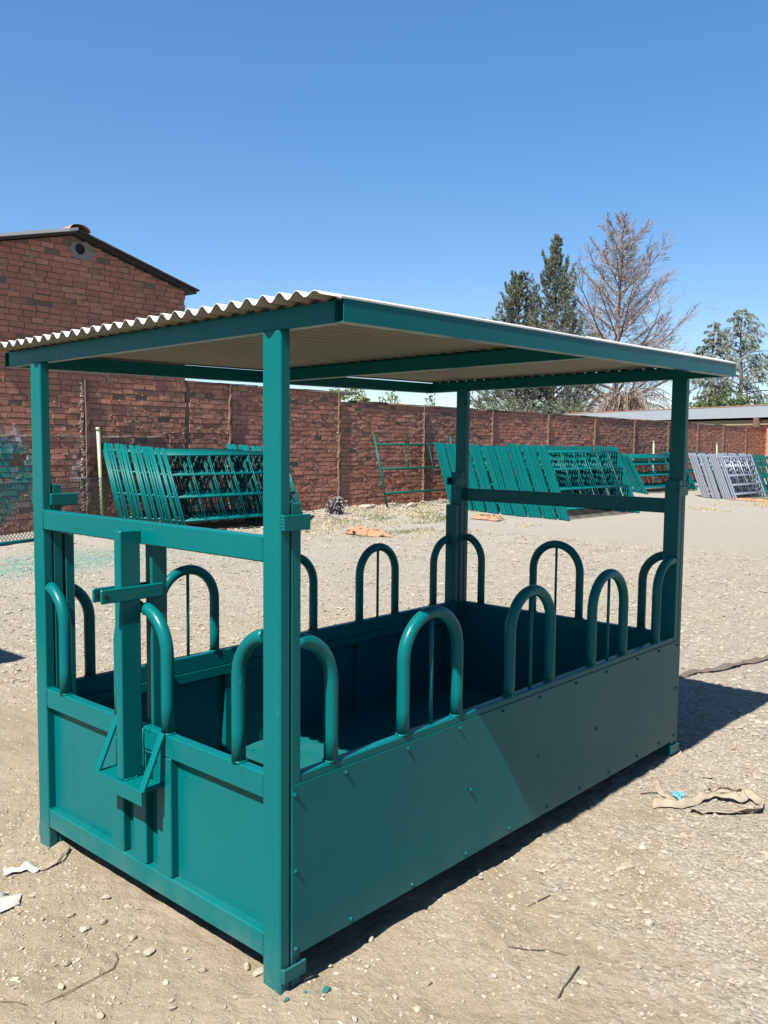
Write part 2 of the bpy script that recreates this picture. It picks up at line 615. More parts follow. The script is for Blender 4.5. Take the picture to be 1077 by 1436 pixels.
# end frames
for (x0, x1, near) in ((0, TX, True), (L - TX, L, False)):
    fbox('top_rail', (x0 + .0012, T, 1.385), (x1 - .0012, W - T, 1.467))
    fbox('middle_rail', (x0 + .0012, T, .624), (x1 - .0012, W - T, .706))
    fbox('bottom_rail', (x0 + .0012, T, .096), (x1 - .0012, W - T, .178))
    for (y0, y1) in ((.594, .681), (.754, .841), (.908, .992)):
        fbox('panel_upright', (x0 + .0016, y0, .178), (x1 - .0016, y1, .624))
    px = (x1 - .007, x1 - .003) if near else (x0 + .003, x0 + .007)
    for (y0, y1) in ((T - .002, .597), (.678, .757), (.838, .911), (.989, W - T + .002)):
        fbox('end_panel', (px[0], y0, .17), (px[1], y1, .632), .0)

# long-side rails, panels, stiffeners, floor
screw_b = MB()
screw_b.tube([(0, 0, 0), (0, -.0015, 0)], [.0095, .0095], 10)
screw_b.tube([(0, -.0015, 0), (0, -.005, 0), (0, -.007, 0)], [.0062, .0058, .0035], 6, smooth=False)
screw_me = screw_b.mesh('screw', M_TEAL)
SCREWS = [(.057, .644), (.287, .654), (.611, .655), (.922, .655), (1.221, .657), (1.507, .654), (1.822, .655), (2.115, .654),
          (2.449, .657), (2.702, .657), (2.932, .652), (.060, .392), (.062, .132), (.316, .129), (.643, .129), (.974, .133),
          (1.282, .136), (1.59, .135), (1.883, .135), (2.173, .132), (2.477, .135), (2.742, .136), (2.93, .135), (1.0, .386),
          (2.027, .389), (2.932, .408), (1.5, .39)]
for side in (0, 1):
    if side == 0:
        ya, yb, yp = .0, .04, (-.004, -.001)
    else:
        ya, yb, yp = W - .04, W, (W + .001, W + .004)
    x0, x1 = A + TI, L - A - TI
    fbox('side_rail', (x0, ya + .001, .622), (x1, yb - .001, .702), .004)
    fbox('side_rail', (x0, ya + .001, .11), (x1, yb - .001, .15), .004)
    b = MB()                                  # sheet with a slight oil-can wobble
    nxx, nzz = 40, 10
    zs = np.linspace(.109, .674, nzz); xs = np.linspace(A + .002, L - A - .002, nxx)
    vs = []
    for yy in yp:
        for zz in zs:
            for xx in xs:
                wob = .0042 * (vnoise(xx * 2.2, zz * 3.1, 8) - .5) * math.sin(math.pi * min(max((zz - .109) / .565, 0), 1))
                vs.append((xx, yy + float(wob), zz))
    fs = []
    n1 = nxx * nzz
    for k in range(nzz - 1):
        for j in range(nxx - 1):
            q = (k * nxx + j, k * nxx + j + 1, (k + 1) * nxx + j + 1, (k + 1) * nxx + j)
            fs.append(q); fs.append(tuple(i + n1 for i in reversed(q)))
    b.add(vs, fs, True)
    rim = []
    def rq(*ii):
        k0 = len(rim); rim.extend(vs[i] for i in ii); return (k0, k0 + 1, k0 + 2, k0 + 3)
    rf = []
    for j in range(nxx - 1):
        t = (nzz - 1) * nxx + j
        rf += [rq(j, j + n1, j + n1 + 1, j + 1), rq(t, t + 1, t + n1 + 1, t + n1)]
    for k in range(nzz - 1):
        t = k * nxx + nxx - 1
        rf += [rq(k * nxx, (k + 1) * nxx, (k + 1) * nxx + n1, k * nxx + n1), rq(t, t + n1, t + nxx + n1, t + nxx)]
    b.add(rim, rf)
    panel = b.build('side_panel', M_TEAL, feeder)
    for (sx, sz) in SCREWS:
        o = link('screw', screw_me, panel, (sx, yp[0] - .0006 if side == 0 else yp[1] + .0006, sz))
        if side: o.rotation_euler = (0, 0, math.pi)
    for xx in (.99, 1.98):
        fbox('stiffener', (xx, ya + .002 if side == 0 else yb - .034, .15), (xx + .04, ya + .034 if side == 0 else yb - .002, .622), .002)
    # folded lip under the rail, inside
    fbox('panel_lip', (x0, ya + .03 if side == 0 else ya - .004, .575), (x1, yb + .004 if side == 0 else ya + .01, .621), .001)
fbox('floor', (.045, .04, .146), (L - .045, W - .04, .152), .0)
for xx in (.5, 1.0, 1.5, 2.0, 2.5):
    fbox('floor_joist', (xx, .045, .11), (xx + .04, W - .045, .1455), .002)

# feeding arches
def arch(axis_, fixed, c, rad, zb, apex, kind, lo=None, hi=None):
    """axis_ 'x': arch lies along x at y=fixed. kind: full / left (only the leg at c-rad) / right"""
    zc = apex - rad
    pts = []
    if kind in ('full', 'left'):
        pts += [(c - rad, zb - .004), (c - rad, zc - .18), (c - rad, zc)]
        a0 = math.pi
    else:
        a0 = None
    n = 22
    for k in range(1, n):
        a = math.pi - math.pi * k / n
        t = c + rad * math.cos(a); z = zc + rad * math.sin(a)
        if kind == 'left' and hi is not None and t > hi: continue
        if kind == 'right' and lo is not None and t < lo: continue
        pts.append((t, z))
    if kind in ('full', 'right'):
        pts += [(c + rad, zc), (c + rad, zc - .18), (c + rad, zb - .004)]
    P = [(t, fixed, z) if axis_ == 'x' else (fixed, t, z) for t, z in pts]
    b = MB()
    b.tube(P, .0242, 16)
    legs = []
    if kind in ('full', 'left'): legs.append(c - rad)
    if kind in ('full', 'right'): legs.append(c + rad)
    for lg in legs:                             # weld beads round the foot
        ring = []
        for k in range(17):
            a = 2 * math.pi * k / 16
            rr_ = .0262 + .0022 * math.sin(7.3 * k + lg * 40)
            tt, ff = lg + rr_ * math.cos(a), fixed + min(max(rr_ * math.sin(a), -.019), .019)
            ring.append((tt, ff, zb + .002) if axis_ == 'x' else (ff, tt, zb + .002))
        b.tube(ring, .0042, 5, caps=False)
    o = b.build('feed_arch', M_TEAL, feeder)
    if kind == 'full':
        b = MB()
        q = [(c, fixed, zb - .003), (c, fixed, apex - .015)] if axis_ == 'x' else [(fixed, c, zb - .003), (fixed, c, apex - .015)]
        b.tube(q, .0078, 8)
        b.build('rod', M_TEAL, o)
    return o


for yy in (.0205, W - .0205):
    ap = 1.131
    arch('x', yy, .082, .16, .702, ap, 'right', lo=A + TI - .006)
    for cx in (.772, 1.461, 2.160):
        arch('x', yy, cx, .161, .702, ap, 'full')
    arch('x', yy, 2.862, .16, .702, ap, 'left', hi=L - A - TI + .006)
for xx, far in ((.0205, False), (L - .0205, True)):
    ap = 1.148
    arch('y', xx, .070, .16, .706, ap, 'right', lo=T - .006)
    arch('y', xx, 1.525, .16, .706, ap, 'left', hi=W - T + .006)
    if far:
        arch('y', xx, .80, .165, .706, ap, 'full')
    else:
        arch('y', xx, .790, .156, .706, ap, 'left', hi=.769)
        arch('y', xx, .790, .156, .706, ap, 'right', lo=.803)

# three-point hitch on the near end
hp = fbox('hitch_post', (-.085, .765, .522), (-.0005, .807, 1.438), .004)
hb = fbox('hitch_back_post', (.043, .762, .15), (.112, .804, 1.40), .004)
for (y0, y1) in ((.754, .7645), (.8075, .818)):
    b = MB()
    b.box((-.168, y0, 1.184), (.09, y1, 1.236), .004)
    b.build('hitch_lug', M_TEAL, hp)
    b = MB()
    b.tube([(-.148, y0 - .0012, 1.21), (-.148, y1 + .0012, 1.21)], .009, 12)
    b.build('pin_hole', M_DARK, hp)
sh = MB()
sh.box((-.090, .630, .513), (-.0005, .935, .521), .001)
sh.box((-.0965, .628, .468), (-.0905, .937, .5215), .0015)
sho = sh.build('hitch_shelf', M_TEAL, feeder)
for yy in (.634, .931):
    b = MB()
    p0 = Vector((-.090, yy, .520)); p1 = Vector((-.002, yy, .712))
    d = (p1 - p0).normalized(); n_ = Vector((d.z, 0, -d.x))
    hw = Vector((0, .004 + .011, 0)); th = n_ * .004
    vs = [p0 - hw - th, p0 + hw - th, p0 + hw + th, p0 - hw + th, p1 - hw - th, p1 + hw - th, p1 + hw + th, p1 - hw + th]
    b.add(vs, [(0, 1, 2, 3), (7, 6, 5, 4), (0, 4, 5, 1), (1, 5, 6, 2), (2, 6, 7, 3), (3, 7, 4, 0)])
    b.build('shelf_brace', M_TEAL, sho)
# side gusset with pin hole tube under the shelf
b = MB()
for (pa, pb) in (((-.0005, .72, .70), (-.0005, .73, .706)), ((-.0005, .70, .62), (-.0005, .745, .62)), ((-.002, .76, .545), (-.002, .76, .70)), ((-.08, .764, .523), (-.02, .764, .523)), ((-.09, .64, .521), (-.085, .66, .523))):
    ps = [Vector(pa).lerp(Vector(pb), k / 6) + Vector((0, random.uniform(-.002, .002), random.uniform(-.002, .002))) for k in range(7)]
    b.tube(ps, [.003 + .0015 * (k % 2) for k in range(7)], 5)
for (za, zb) in ((1.385, 1.467), (.624, .706), (.096, .178)):
    for yy in (T, W - T):
        ps = [(.0012 + random.uniform(-.0004, .0006), yy + random.uniform(-.0012, .0012), za + (zb - za) * k / 12) for k in range(13)]
        b.tube(ps, [.0022 + .0012 * (k % 2) for k in range(13)], 5)
        ps = [(.004 + .034 * k / 8, yy + (.001 if yy == T else -.001), zb + .0008) for k in range(9)]
        b.tube(ps, [.0022 + .001 * (k % 2) for k in range(9)], 5)
b.build('weld_bead', M_TEAL, feeder)

# ---- roof
BH = .064
for x0 in (.012, L / 2 - .03, L - .052):
    slope_box('roof_beam', (x0, -.213, 0), (x0 + .04, W + .211, BH))
# long fascia tubes, hollow so that the open end reads
for (y0, y1) in ((-.254, -.214), (W + .212, W + .252)):
    b = MB()
    xa, xb = .0125, L - .0115
    t = .003
    b.box((xa, y0, 0), (xb, y0 + t, BH))
    b.box((xa, y1 - t, 0), (xb, y1, BH))
    b.box((xa + .0004, y0 + t, 0), (xb - .0004, y1 - t, t))
    b.box((xa + .0004, y0 + t, BH - t), (xb - .0004, y1 - t, BH))
    v2 = []
    # subdivide not needed: plane tilt is linear
    b.map(lambda p: Vector((p.x, p.y, p.z + zroof(p.x, p.y))))
    b.build('roof_fascia', M_TEAL, feeder)
# corrugated sheets: three sheets lapped along their length
PITCH, AMP = .0735, .0125
def corr(y):
    t = min(max((y + .25) / .17, 0), 1)
    return AMP * (1 + math.cos(2 * math.pi * (y - W - .262) / PITCH)) * (.5 + .5 * t * t * (3 - 2 * t))


def roof_sheet(xa, xb, dz):
    ys = np.linspace(-.248, W + .262, int((W + .494) / PITCH * 10))
    xs = np.linspace(xa, xb, 14)
    vs = []; fs = []
    for lay in (0, .0022):
        for xx in xs:
            for y in ys:
                sag = .004 * (vnoise(xx * 2.0, y * 3.0, 9) - .5) if .1 < xx < L - .1 else .0
                vs.append((xx, y, zroof(xx, y) + BH + .0012 + corr(y) + dz + lay + float(sag) + .001))
    ny = len(ys); nx = len(xs); n1 = nx * ny
    for i in range(nx - 1):
        for j in range(ny - 1):
            q = (i * ny + j, i * ny + j + 1, (i + 1) * ny + j + 1, (i + 1) * ny + j)
            fs.append(q); fs.append(tuple(k + n1 for k in reversed(q)))
    for j in range(ny - 1):
        fs.append((j, j + n1, j + n1 + 1, j + 1))
        t = (nx - 1) * ny + j
        fs.append((t, t + 1, t + n1 + 1, t + n1))
    for i in range(nx - 1):
        fs.append((i * ny, (i + 1) * ny, (i + 1) * ny + n1, i * ny + n1))
        t = i * ny + ny - 1
        fs.append((t, t + n1, t + ny + n1, t + ny))
    b = MB(); b.add(vs, fs, True)
    o = b.build('roof_sheet', M_SHEET, feeder)
    o.data.materials.append(M_SHEETB)           # unpainted grey-beige back of the sheet
    up = [0] * len(fs)
    for q in range(0, 2 * (nx - 1) * (ny - 1), 2):
        up[q] = 1
    o.data.polygons.foreach_set('material_index', up)
    return o


roof_sheet(-.067, L / 2 + .06, 0.0)
roof_sheet(L / 2 - .04, L + .05, .0032)
# profiled strips added to block sky light through gaps over the two inner beams
for bx in (L / 2 - .012, L - .034):
    ys = np.linspace(-.212, W + .21, 280)
    vs = []; fs = []
    for dx in (0, .006):
        for y in ys:
            z0 = zroof(bx + dx, y) + BH
            vs += [(bx + dx, y, z0 + .0002), (bx + dx, y, z0 + .0018 + corr(y))]
    n2 = 2 * len(ys)
    for j in range(len(ys) - 1):
        q = (2 * j, 2 * j + 1, 2 * j + 3, 2 * j + 2)
        fs += [q, tuple(n2 + k for k in reversed(q))]
    b = MB(); b.add(vs, fs); b.build('sky_gap_blocker', M_TEAL, feeder)
# thin pale flashing strip along the top of the near fascia
b = MB(); b.box((.0, -.2565, BH + .0006), (L + .002, -.236, BH + .0065), .0005)
b.map(lambda p: Vector((p.x, p.y, p.z + zroof(p.x, p.y))))
b.build('edge_flashing', M_SHEET, feeder)
# roof screws along the beams
b = MB()
for bx in (.032, L / 2 - .01, L - .03):
    for k in range(2, 28, 4):
        y = W + .262 - PITCH * k
        z = zroof(bx, y) + BH + corr(y) + .0055
        b.tube([(bx, y, z - .002), (bx, y, z + .004)], [.009, .006], 6)
b.build('roof_screws', M_GALV2, feeder)


# a second feeder of the same make stands off to the left; its roof corner throws the wedge of shade on the yard
def copy_tree(o, parent):
    c = o.copy(); COL.objects.link(c); c.parent = parent
    for ch in list(o.children): copy_tree(ch, c)
    return c


f2 = copy_tree(feeder, None)
f2.location = (-3.17, 4.79, 0)
tag(f2, 'another teal steel hay feeder parked parallel beyond the end of the first', 'feeder')


# ================================================================== perimeter wall and gable building
WD = Vector((.99895311, .0457458, 0)).normalized()      # along the wall
WN = Vector((WD.y, -WD.x, 0))                           # out of the face, towards the yard
W0 = Vector((14.255, 13.873, 0))
def wp(s_, out, z):
    return W0 + WD * s_ + WN * out + Vector((0, 0, z))


CAMP = Vector((-1.79, -2.03, 1.76))
BM, BHT = .268, .107                                     # brick module
brick_mes = []
for k in range(5):
    b = MB()
    b.box((-.5, -.5, -.5), (.5, .5, .5), .0)
    rr = random.Random(k)
    b.v = [(x + rr.uniform(-.02, .02), y + rr.uniform(-.02, .02), z + rr.uniform(-.05, .05)) for x, y, z in b.v]
    brick_mes.append(b.mesh('brick', M_BRICK))
BV = np.array([[x, y, z] for x in (-.5, .5) for y in (-.5, .5) for z in (-.5, .5)])
BF = np.array([(0, 1, 3, 2), (4, 6, 7, 5), (0, 4, 5, 1), (2, 3, 7, 6), (0, 2, 6, 4), (1, 5, 7, 3)])
ANG = math.atan2(WD.y, WD.x)


def lay_bricks(specs, parent_of, stuff_parent, limit=300):
    """specs: (s, z, length, height, out). nearest `limit` become parts, the rest one joined part"""
    specs = sorted(specs, key=lambda q: (wp(q[0], 0, q[1]) - CAMP).length)
    DEP = .07
    for (s_, z, ln, ht, out) in specs[:limit]:
        o = link('brick', random.choice(brick_mes), parent_of(s_))
        o.location = wp(s_, out - DEP / 2, z)
        o.scale = (ln, DEP, ht)
        o.rotation_euler = (random.gauss(0, .006), random.gauss(0, .008), ANG + random.gauss(0, .006))
    V = []; F = []
    ca, sa = math.cos(ANG), math.sin(ANG)
    for i, (s_, z, ln, ht, out) in enumerate(specs[limit:]):
        v = BV * np.array([ln, DEP, ht])
        v = v + RNG.uniform(-.003, .003, v.shape)
        a = RNG.normal(0, .006)
        c, d = math.cos(ANG + a), math.sin(ANG + a)
        x = v[:, 0] * c - v[:, 1] * d; y = v[:, 0] * d + v[:, 1] * c
        p = wp(s_, out - DEP / 2, z)
        V.append(np.stack([x + p.x, y + p.y, v[:, 2] + p.z], 1)); F.append(BF + 8 * i)
    me = npmesh('bricks', np.concatenate(V), np.concatenate(F), M_BRICK)
    o = link('bricks', me, stuff_parent)
    tag(o, None, None, None, 'stuff')


def mortar_lumps(pts, parent):
    V = []; F = []
    for i, (s_, z, out, sx, sz) in enumerate(pts):
        v = BV * np.array([sx, .03, sz]) + RNG.uniform(-.2, .2, (8, 3)) * np.array([sx, .02, sz])
        p = wp(s_, out - .005, z)
        V.append(v + np.array(p)); F.append(BF + 8 * i)
    o = link('mortar_lumps', npmesh('mortar_lumps', np.concatenate(V), np.concatenate(F), M_LUMP), parent)
    tag(o, None, None, None, 'stuff')


def prism(poly, out0, out1, mat, name, parent):
    """poly: list of (s, z) extruded between two distances out of the wall face"""
    n = len(poly)
    vs = [wp(a, out1, z) for a, z in poly] + [wp(a, out0, z) for a, z in poly]
    fs = [tuple(range(n)), tuple(reversed(range(n, 2 * n)))]
    for i in range(n):
        j = (i + 1) % n
        fs.append((i, i + n, j + n, j))
    b = MB(); b.add(vs, fs)
    return b.build(name, mat, parent)


# ---- perimeter wall
S_A, S_B, TOPZ = -4.86, 36.0, 2.80
wall = thing('brick_wall', 'long rough red brick perimeter wall with thin piers behind the hurdle stacks', 'wall', tuple(wp(S_A, 0, 0)))
wall_inv = wall.matrix_basis.inverted()
def reparent_loc(o, root):
    o.matrix_parent_inverse = root.matrix_basis.inverted()


seams = [-7.27 + 3.6 * k for k in range(13)]
bays = []
def topz(s_):
    return 3.0 if s_ < -.1 else TOPZ


edges = [S_A] + [s_ for s_ in seams if s_ > S_A + .3] + [S_B]
for a, c in zip(edges[:-1], edges[1:]):
    o = prism([(a, -.2), (c - .001, -.2), (c - .001, topz(a)), (a, topz(a))], -.28, -.011, M_MORTAR, 'wall_bay', wall)
    reparent_loc(o, wall)
    bays.append((a, c, o))


def bay_of(s_):
    for a, c, o in bays:
        if a <= s_ < c:
            return o
    return bays[-1][2]


specs = []; lumps = []
nc = int(3.0 / BHT)
for k in range(nc + 1):
    z = (k + .5) * BHT
    for bi, (a, c, o) in enumerate(bays):
        lim = topz(a) + (.03 * math.sin(bi * 2.1) if a > 0 else 0)
        if z + BHT / 2 > lim + .06: continue
        off = random.uniform(-.03, .03) + (.5 * BM if k % 2 else 0)
        step = bi * .006
        s_ = a + .10 + off - BM
        while s_ < c - .02:
            ln = BM * random.uniform(.86, 1.1) - .016
            lo, hi = max(s_, a + .085), min(s_ + ln, c - .006)
            if hi - lo > .05:
                ht = BHT - .017 + random.uniform(-.006, .006)
                out = random.gauss(0, .0035)
                if random.random() < .02: out -= .025
                if z > lim - .2 and random.random() < .10:
                    s_ += ln + .016; continue
                specs.append(((lo + hi) / 2, z + random.gauss(0, .004), hi - lo, ht, out))
                if random.random() < .28:
                    lumps.append((random.uniform(lo, hi), z + BHT / 2 * random.choice((-1, 1)), .003, random.uniform(.02, .11), random.uniform(.008, .018)))
            s_ += ln + .016
        # ragged mortar down the lit edge of the pier
        for t in range(2):
            if random.random() < .55:
                lumps.append((c - random.uniform(.0, .05), z + random.uniform(-.05, .05), .012, random.uniform(.03, .07), random.uniform(.02, .05)))


def brick_parent(s_):
    return bay_of(s_)


def lay_wall(specs, parent_of, root, limit):
    before = set(COL.objects)
    lay_bricks(specs, parent_of, root, limit)
    for o in set(COL.objects) - before:
        if o.parent is root:                    # keep world coordinates
            o.matrix_parent_inverse = root.matrix_basis.inverted()


lay_wall(specs, brick_parent, wall, 300)
before = set(COL.objects)
mortar_lumps(lumps, wall)
for o in set(COL.objects) - before:
    o.matrix_parent_inverse = wall.matrix_basis.inverted()
for s_ in [q for q in seams if q > S_A + .3]:
    b = MB()
    n = 26
    vs = []; fs = []
    for k in range(n + 1):
        z = -.1 + (topz(s_ - .05) + .12) * k / n
        j1, j2 = random.uniform(-.012, .012), random.uniform(-.012, .012)
        for (ds, oo) in ((-.035 + j1, -.02), (-.03 + j1, .055 + j2), (.035 + j2, .05 + j1), (.04, -.02)):
            vs.append(wp(s_ + ds, oo, z))
    for k in range(n):
        for q in range(3):
            fs.append((k * 4 + q, k * 4 + q + 1, k * 4 + 5 + q, k * 4 + 4 + q))
    fs.append((n * 4, n * 4 + 1, n * 4 + 2, n * 4 + 3))
    b.add(vs, fs)
    reparent_loc(b.build('pier', M_PIER, wall), wall)
# cement capping, broken into lengths
s_ = S_A + .02
while s_ < S_B:
    ln = random.uniform(.5, 1.1)
    b = MB()
    z0 = topz(s_) + random.uniform(.004, .02)
    vs = []
    for (ss, zz, oo) in [(s_ + dx, z0 + dz, oo) for dx in (0, min(ln, S_B - s_) - .01) for (dz, oo) in ((-.02, .02), (.022 + random.uniform(0, .012), .025), (.03 + random.uniform(0, .012), -.27), (-.02, -.27))]:
        vs.append(wp(ss, oo + random.uniform(-.008, .008), zz))
    b.add(vs, [(0, 1, 2, 3), (7, 6, 5, 4), (0, 4, 5, 1), (1, 5, 6, 2), (2, 6, 7, 3), (3, 7, 4, 0)])
    reparent_loc(b.build('coping', random.choice((M_CEMENT, M_PIER, M_TILE)), wall), wall)
    s_ += ln

# ---- gable building
GA, GB, GM = -10.1, -4.88, -7.47                        # left, right, ridge
ZE, ZR = 4.90, 5.57
bld = thing('brick_building', 'tall gabled red brick building with pale roof edge and round vent hole', 'building', tuple(wp(GM, 0, 0)))
def gz(s_):
    return ZE + (ZR - ZE) * (1 - abs(s_ - GM) / (GB - GM))


o = prism([(GA, -.2), (GB, -.2), (GB, ZE - .02), (GM, ZR - .02), (GA, ZE - .02)], -8.0, -.011, M_MORTAR, 'wall', bld)
reparent_loc(o, bld)
gspecs = []; glumps = []
for k in range(int(ZR / BHT) + 1):
    z = (k + .5) * BHT
    s_ = GA + (.5 * BM if k % 2 else 0) + random.uniform(-.03, .03)
    while s_ < GB - .03:
        ln = BM * random.uniform(.86, 1.12) - .017
        lo, hi = max(s_, GA), min(s_ + ln, GB + random.choice((-.02, -.004, .012)))
        top = min(gz(lo), gz(hi)) - .01
        zb, zt = z - BHT / 2 + .008, min(z + BHT / 2 - .008, top)
        cxs = (lo + hi) / 2
        hole = math.hypot(cxs + 7.31, z - 5.33) < .24
        if hi - lo > .05 and zt - zb > .02 and not hole and not (abs(cxs + 7.27) < .05 and z < 2.9):
            out = random.gauss(0, .004)
            if random.random() < .025: out -= .03
            if random.random() < .04: out += .014
            gspecs.append((cxs, (zb + zt) / 2 + random.gauss(0, .004), hi - lo, zt - zb + random.uniform(-.006, .004), out))
            if random.random() < .34:
                glumps.append((random.uniform(lo, hi), z + BHT / 2 * random.choice((-1, 1)), .003, random.uniform(.012, .09), random.uniform(.008, .02)))
        s_ += ln + .017
for k in range(60):
    if random.random() < .75:
        z = k * .048
        glumps.append((-7.30 - random.uniform(0, .06), z, .014, random.uniform(.03, .08), random.uniform(.02, .05)))
for k in range(26):
    glumps.append((random.uniform(-9, -5.2), 1.83 + random.uniform(-.012, .012), .008, random.uniform(.1, .3), .022))
lay_wall(gspecs, lambda s_: bld, bld, 300)
before = set(COL.objects)
mortar_lumps(glumps, bld)
b = MB()
vs = []; fs = []
for k in range(27):
    z = -.1 + 3.0 * k / 26
    j1 = random.uniform(-.012, .012)
    for (ds, oo) in ((-.035 + j1, -.02), (-.03 + j1, .055), (.035, .05 + j1), (.04, -.02)):
        vs.append(wp(-7.24 + ds, oo, z))
for k in range(26):
    for q in range(3):
        fs.append((k * 4 + q, k * 4 + q + 1, k * 4 + 5 + q, k * 4 + 4 + q))
fs.append((104, 105, 106, 107))
b.add(vs, fs); b.build('pier', M_PIER, bld)
# cement patch, vent pipe
b = MB()
ring = []
nseg = 22
for k in range(nseg):
    a = 2 * math.pi * k / nseg
    rr_ = .12
    ring.append((-7.31 + .125 * math.cos(a), 5.33 + .125 * math.sin(a)))
outer = [(-7.31 + (.24 + .05 * math.sin(3 * k + 1) + .03 * math.sin(7 * k)) * math.cos(2 * math.pi * k / nseg) + .04, 5.30 + (.18 + .03 * math.sin(5 * k)) * math.sin(2 * math.pi * k / nseg)) for k in range(nseg)]
vs = [wp(a, .012, z) for a, z in ring] + [wp(a, .004, z) for a, z in outer]
fs = [(k, (k + 1) % nseg, nseg + (k + 1) % nseg, nseg + k) for k in range(nseg)]
fs = [tuple(reversed(q)) for q in fs]
b.add(vs, fs); b.build('cement_patch', M_CEMENT, bld)
b = MB()
vs = [wp(a, .02, z) for a, z in ring] + [wp(a, -.0, z) for a, z in ring]
ring2 = [(-7.31 + .105 * math.cos(2 * math.pi * k / nseg), 5.33 + .105 * math.sin(2 * math.pi * k / nseg)) for k in range(nseg)]
vs += [wp(a, .02, z) for a, z in ring2] + [wp(a, -.009, z) for a, z in ring2]
fs = []
for k in range(nseg):
    j = (k + 1) % nseg
    fs += [(k, j, nseg + j, nseg + k), (k, 2 * nseg + k, 2 * nseg + j, j), (2 * nseg + k, 3 * nseg + k, 3 * nseg + j, 2 * nseg + j)]
b.add(vs, fs); vent = b.build('vent_pipe', M_CEMENT, bld)
b = MB(); b.add([wp(a, -.008, z) for a, z in ring2], [tuple(reversed(range(nseg)))]); b.build('vent_mouth', M_DARK, vent)
# roof slopes
for sg in (-1, 1):
    e = GB + .22 if sg > 0 else GA - .22
    ze = gz(GB) - .22 * (ZR - ZE) / (GB - GM)
    for (dz0, dz1, o0, o1, mt_, nm) in ((.045, .10 if sg < 0 else .075, -8.2, .22, M_ROOFWH if sg < 0 else M_ROOFD, 'roof_slope'), (.0, .043, -8.2, .12, M_ROOFD, 'eave_board')):
        poly = [(GM, ZR + dz0), (e, ze + dz0), (e, ze + dz1), (GM, ZR + dz1)]
        if sg > 0: poly = poly
        o = prism(poly if sg > 0 else list(reversed(poly)), o0, o1, mt_, nm, bld)
for k in range(14):
    b = MB()
    o0 = .26 - k * .6
    vs = []; fs = []
    for (oo, rr_) in ((o0, .16), (o0 - .64, .135)):
        for j in range(9):
            a = math.pi * j / 8
            vs.append(wp(GM + .02 + rr_ * 1.35 * math.cos(a), oo, ZR + .03 + rr_ * .75 * math.sin(a)))
    fs = [(j, j + 1, 10 + j, 9 + j) for j in range(8)]
    b.add(vs, fs, True); b.build('ridge_tile', M_TILE, bld)
for o in set(COL.objects) - before:
    if o.parent is bld:
        o.matrix_parent_inverse = bld.matrix_basis.inverted()
    elif o.parent is vent:
        pass

# ================================================================== building beyond the wall
far_b = thing('low_building', 'low brick shed with grey metal roof edge rising behind the brick wall', 'building', (53, 22, 0))
before = set(COL.objects)
p0 = Vector((57.6, 32.6, 0)); p1 = Vector((48.6, 12.0, 0))
dv = (p1 - p0).normalized(); nv = Vector((dv.y, -dv.x, 0))
if nv.x > 0: nv = -nv
def fp(a, out, z):
    return p0 + dv * a + nv * out + Vector((0, 0, z))


LB = (p1 - p0).length
def fbx(name, a0, a1, o0, o1, z0, z1, mt_, parent=far_b, zt1=None):
    b = MB()
    zt = z1 if zt1 is None else zt1
    vs = [fp(a0, o0, z0), fp(a1, o0, z0), fp(a1, o1, z0), fp(a0, o1, z0), fp(a0, o0, zt), fp(a1, o0, zt), fp(a1, o1, z1), fp(a0, o1, z1)]
    b.add(vs, [(0, 1, 2, 3), (7, 6, 5, 4), (0, 4, 5, 1), (1, 5, 6, 2), (2, 6, 7, 3), (3, 7, 4, 0)])
    return b.build(name, mt_, parent)


fbx('wall', 0, LB, -9, 0, 0, 3.3, M_BRICK)
fbx('lintel_beam', .0, LB, .003, .12, 3.0, 3.28, M_WOOD)
fbx('fascia', -.4, LB + .4, .10, .34, 3.42, 4.08, M_GREYROOF)
fbx('roof', -.5, LB + .5, -9.3, .09, 3.5, 4.06, M_TILE, zt1=4.14)
for k in range(22):
    fbx('edge_tile', LB * k / 22, LB * k / 22 + LB / 22 - .05, .0, .36, 4.085, 4.12 + random.uniform(0, .02), M_TILE)
for k in range(3):
    fbx('post', 5 + 6.5 * k, 5.35 + 6.5 * k, .125, .33, 0, 3.415, M_PIER)
for o in set(COL.objects) - before:
    o.matrix_parent_inverse = far_b.matrix_basis.inverted()


# ================================================================== hurdles
def hurdle_proto(ln, ht, bars, mat, rods=2, tube=.021, sq=None):
    """local: x along, z up the leaning face, y thickness"""
    parts = []
    for x in (0, ln):
        b = MB()
        if sq: b.box((x - sq[0] / 2, -sq[1] / 2, 0), (x + sq[0] / 2, sq[1] / 2, ht), .006)
        else: b.tube([(x, 0, 0), (x, 0, ht)], tube, 8)
        parts.append(('post', b.mesh('post', mat)))
    for z in bars:
        b = MB(); b.tube([(0.01, 0, z), (ln - .01, 0, z)], tube * 1.05, 6); parts.append(('rail', b.mesh('rail', mat)))
    for k in range(rods):
        x = ln * (k + 1) / (rods + 1)
        b = MB(); b.tube([(x, -.02, bars[0]), (x, -.02, bars[-1])], .010, 5); parts.append(('rod', b.mesh('rod', mat)))
    # foot and latch bits
    b = MB()
    b.box((-.03, -.05, .0), (.03, .05, .012)); b.box((ln - .03, -.05, 0), (ln + .03, .05, .012))
    parts.append(('foot', b.mesh('foot', mat)))
    b = MB(); b.tube([(ln + .01, 0, ht - .12), (ln + .07, 0, ht - .12), (ln + .07, 0, ht - .2)], .009, 5)
    parts.append(('latch', b.mesh('latch', mat)))
    return parts


HZ = [.24, .72, 1.18, 1.60]
def hurdle(parts, x, y, lean, yawz, label, group, jit=.0):
    z = gh(x, y) + .012
    t = thing('livestock_hurdle', label, 'hurdle', (x, y, z), group)
    t.rotation_euler = (-lean, random.gauss(0, .0018), yawz)
    for nm, me in parts:
        link(nm, me, t)
    return t


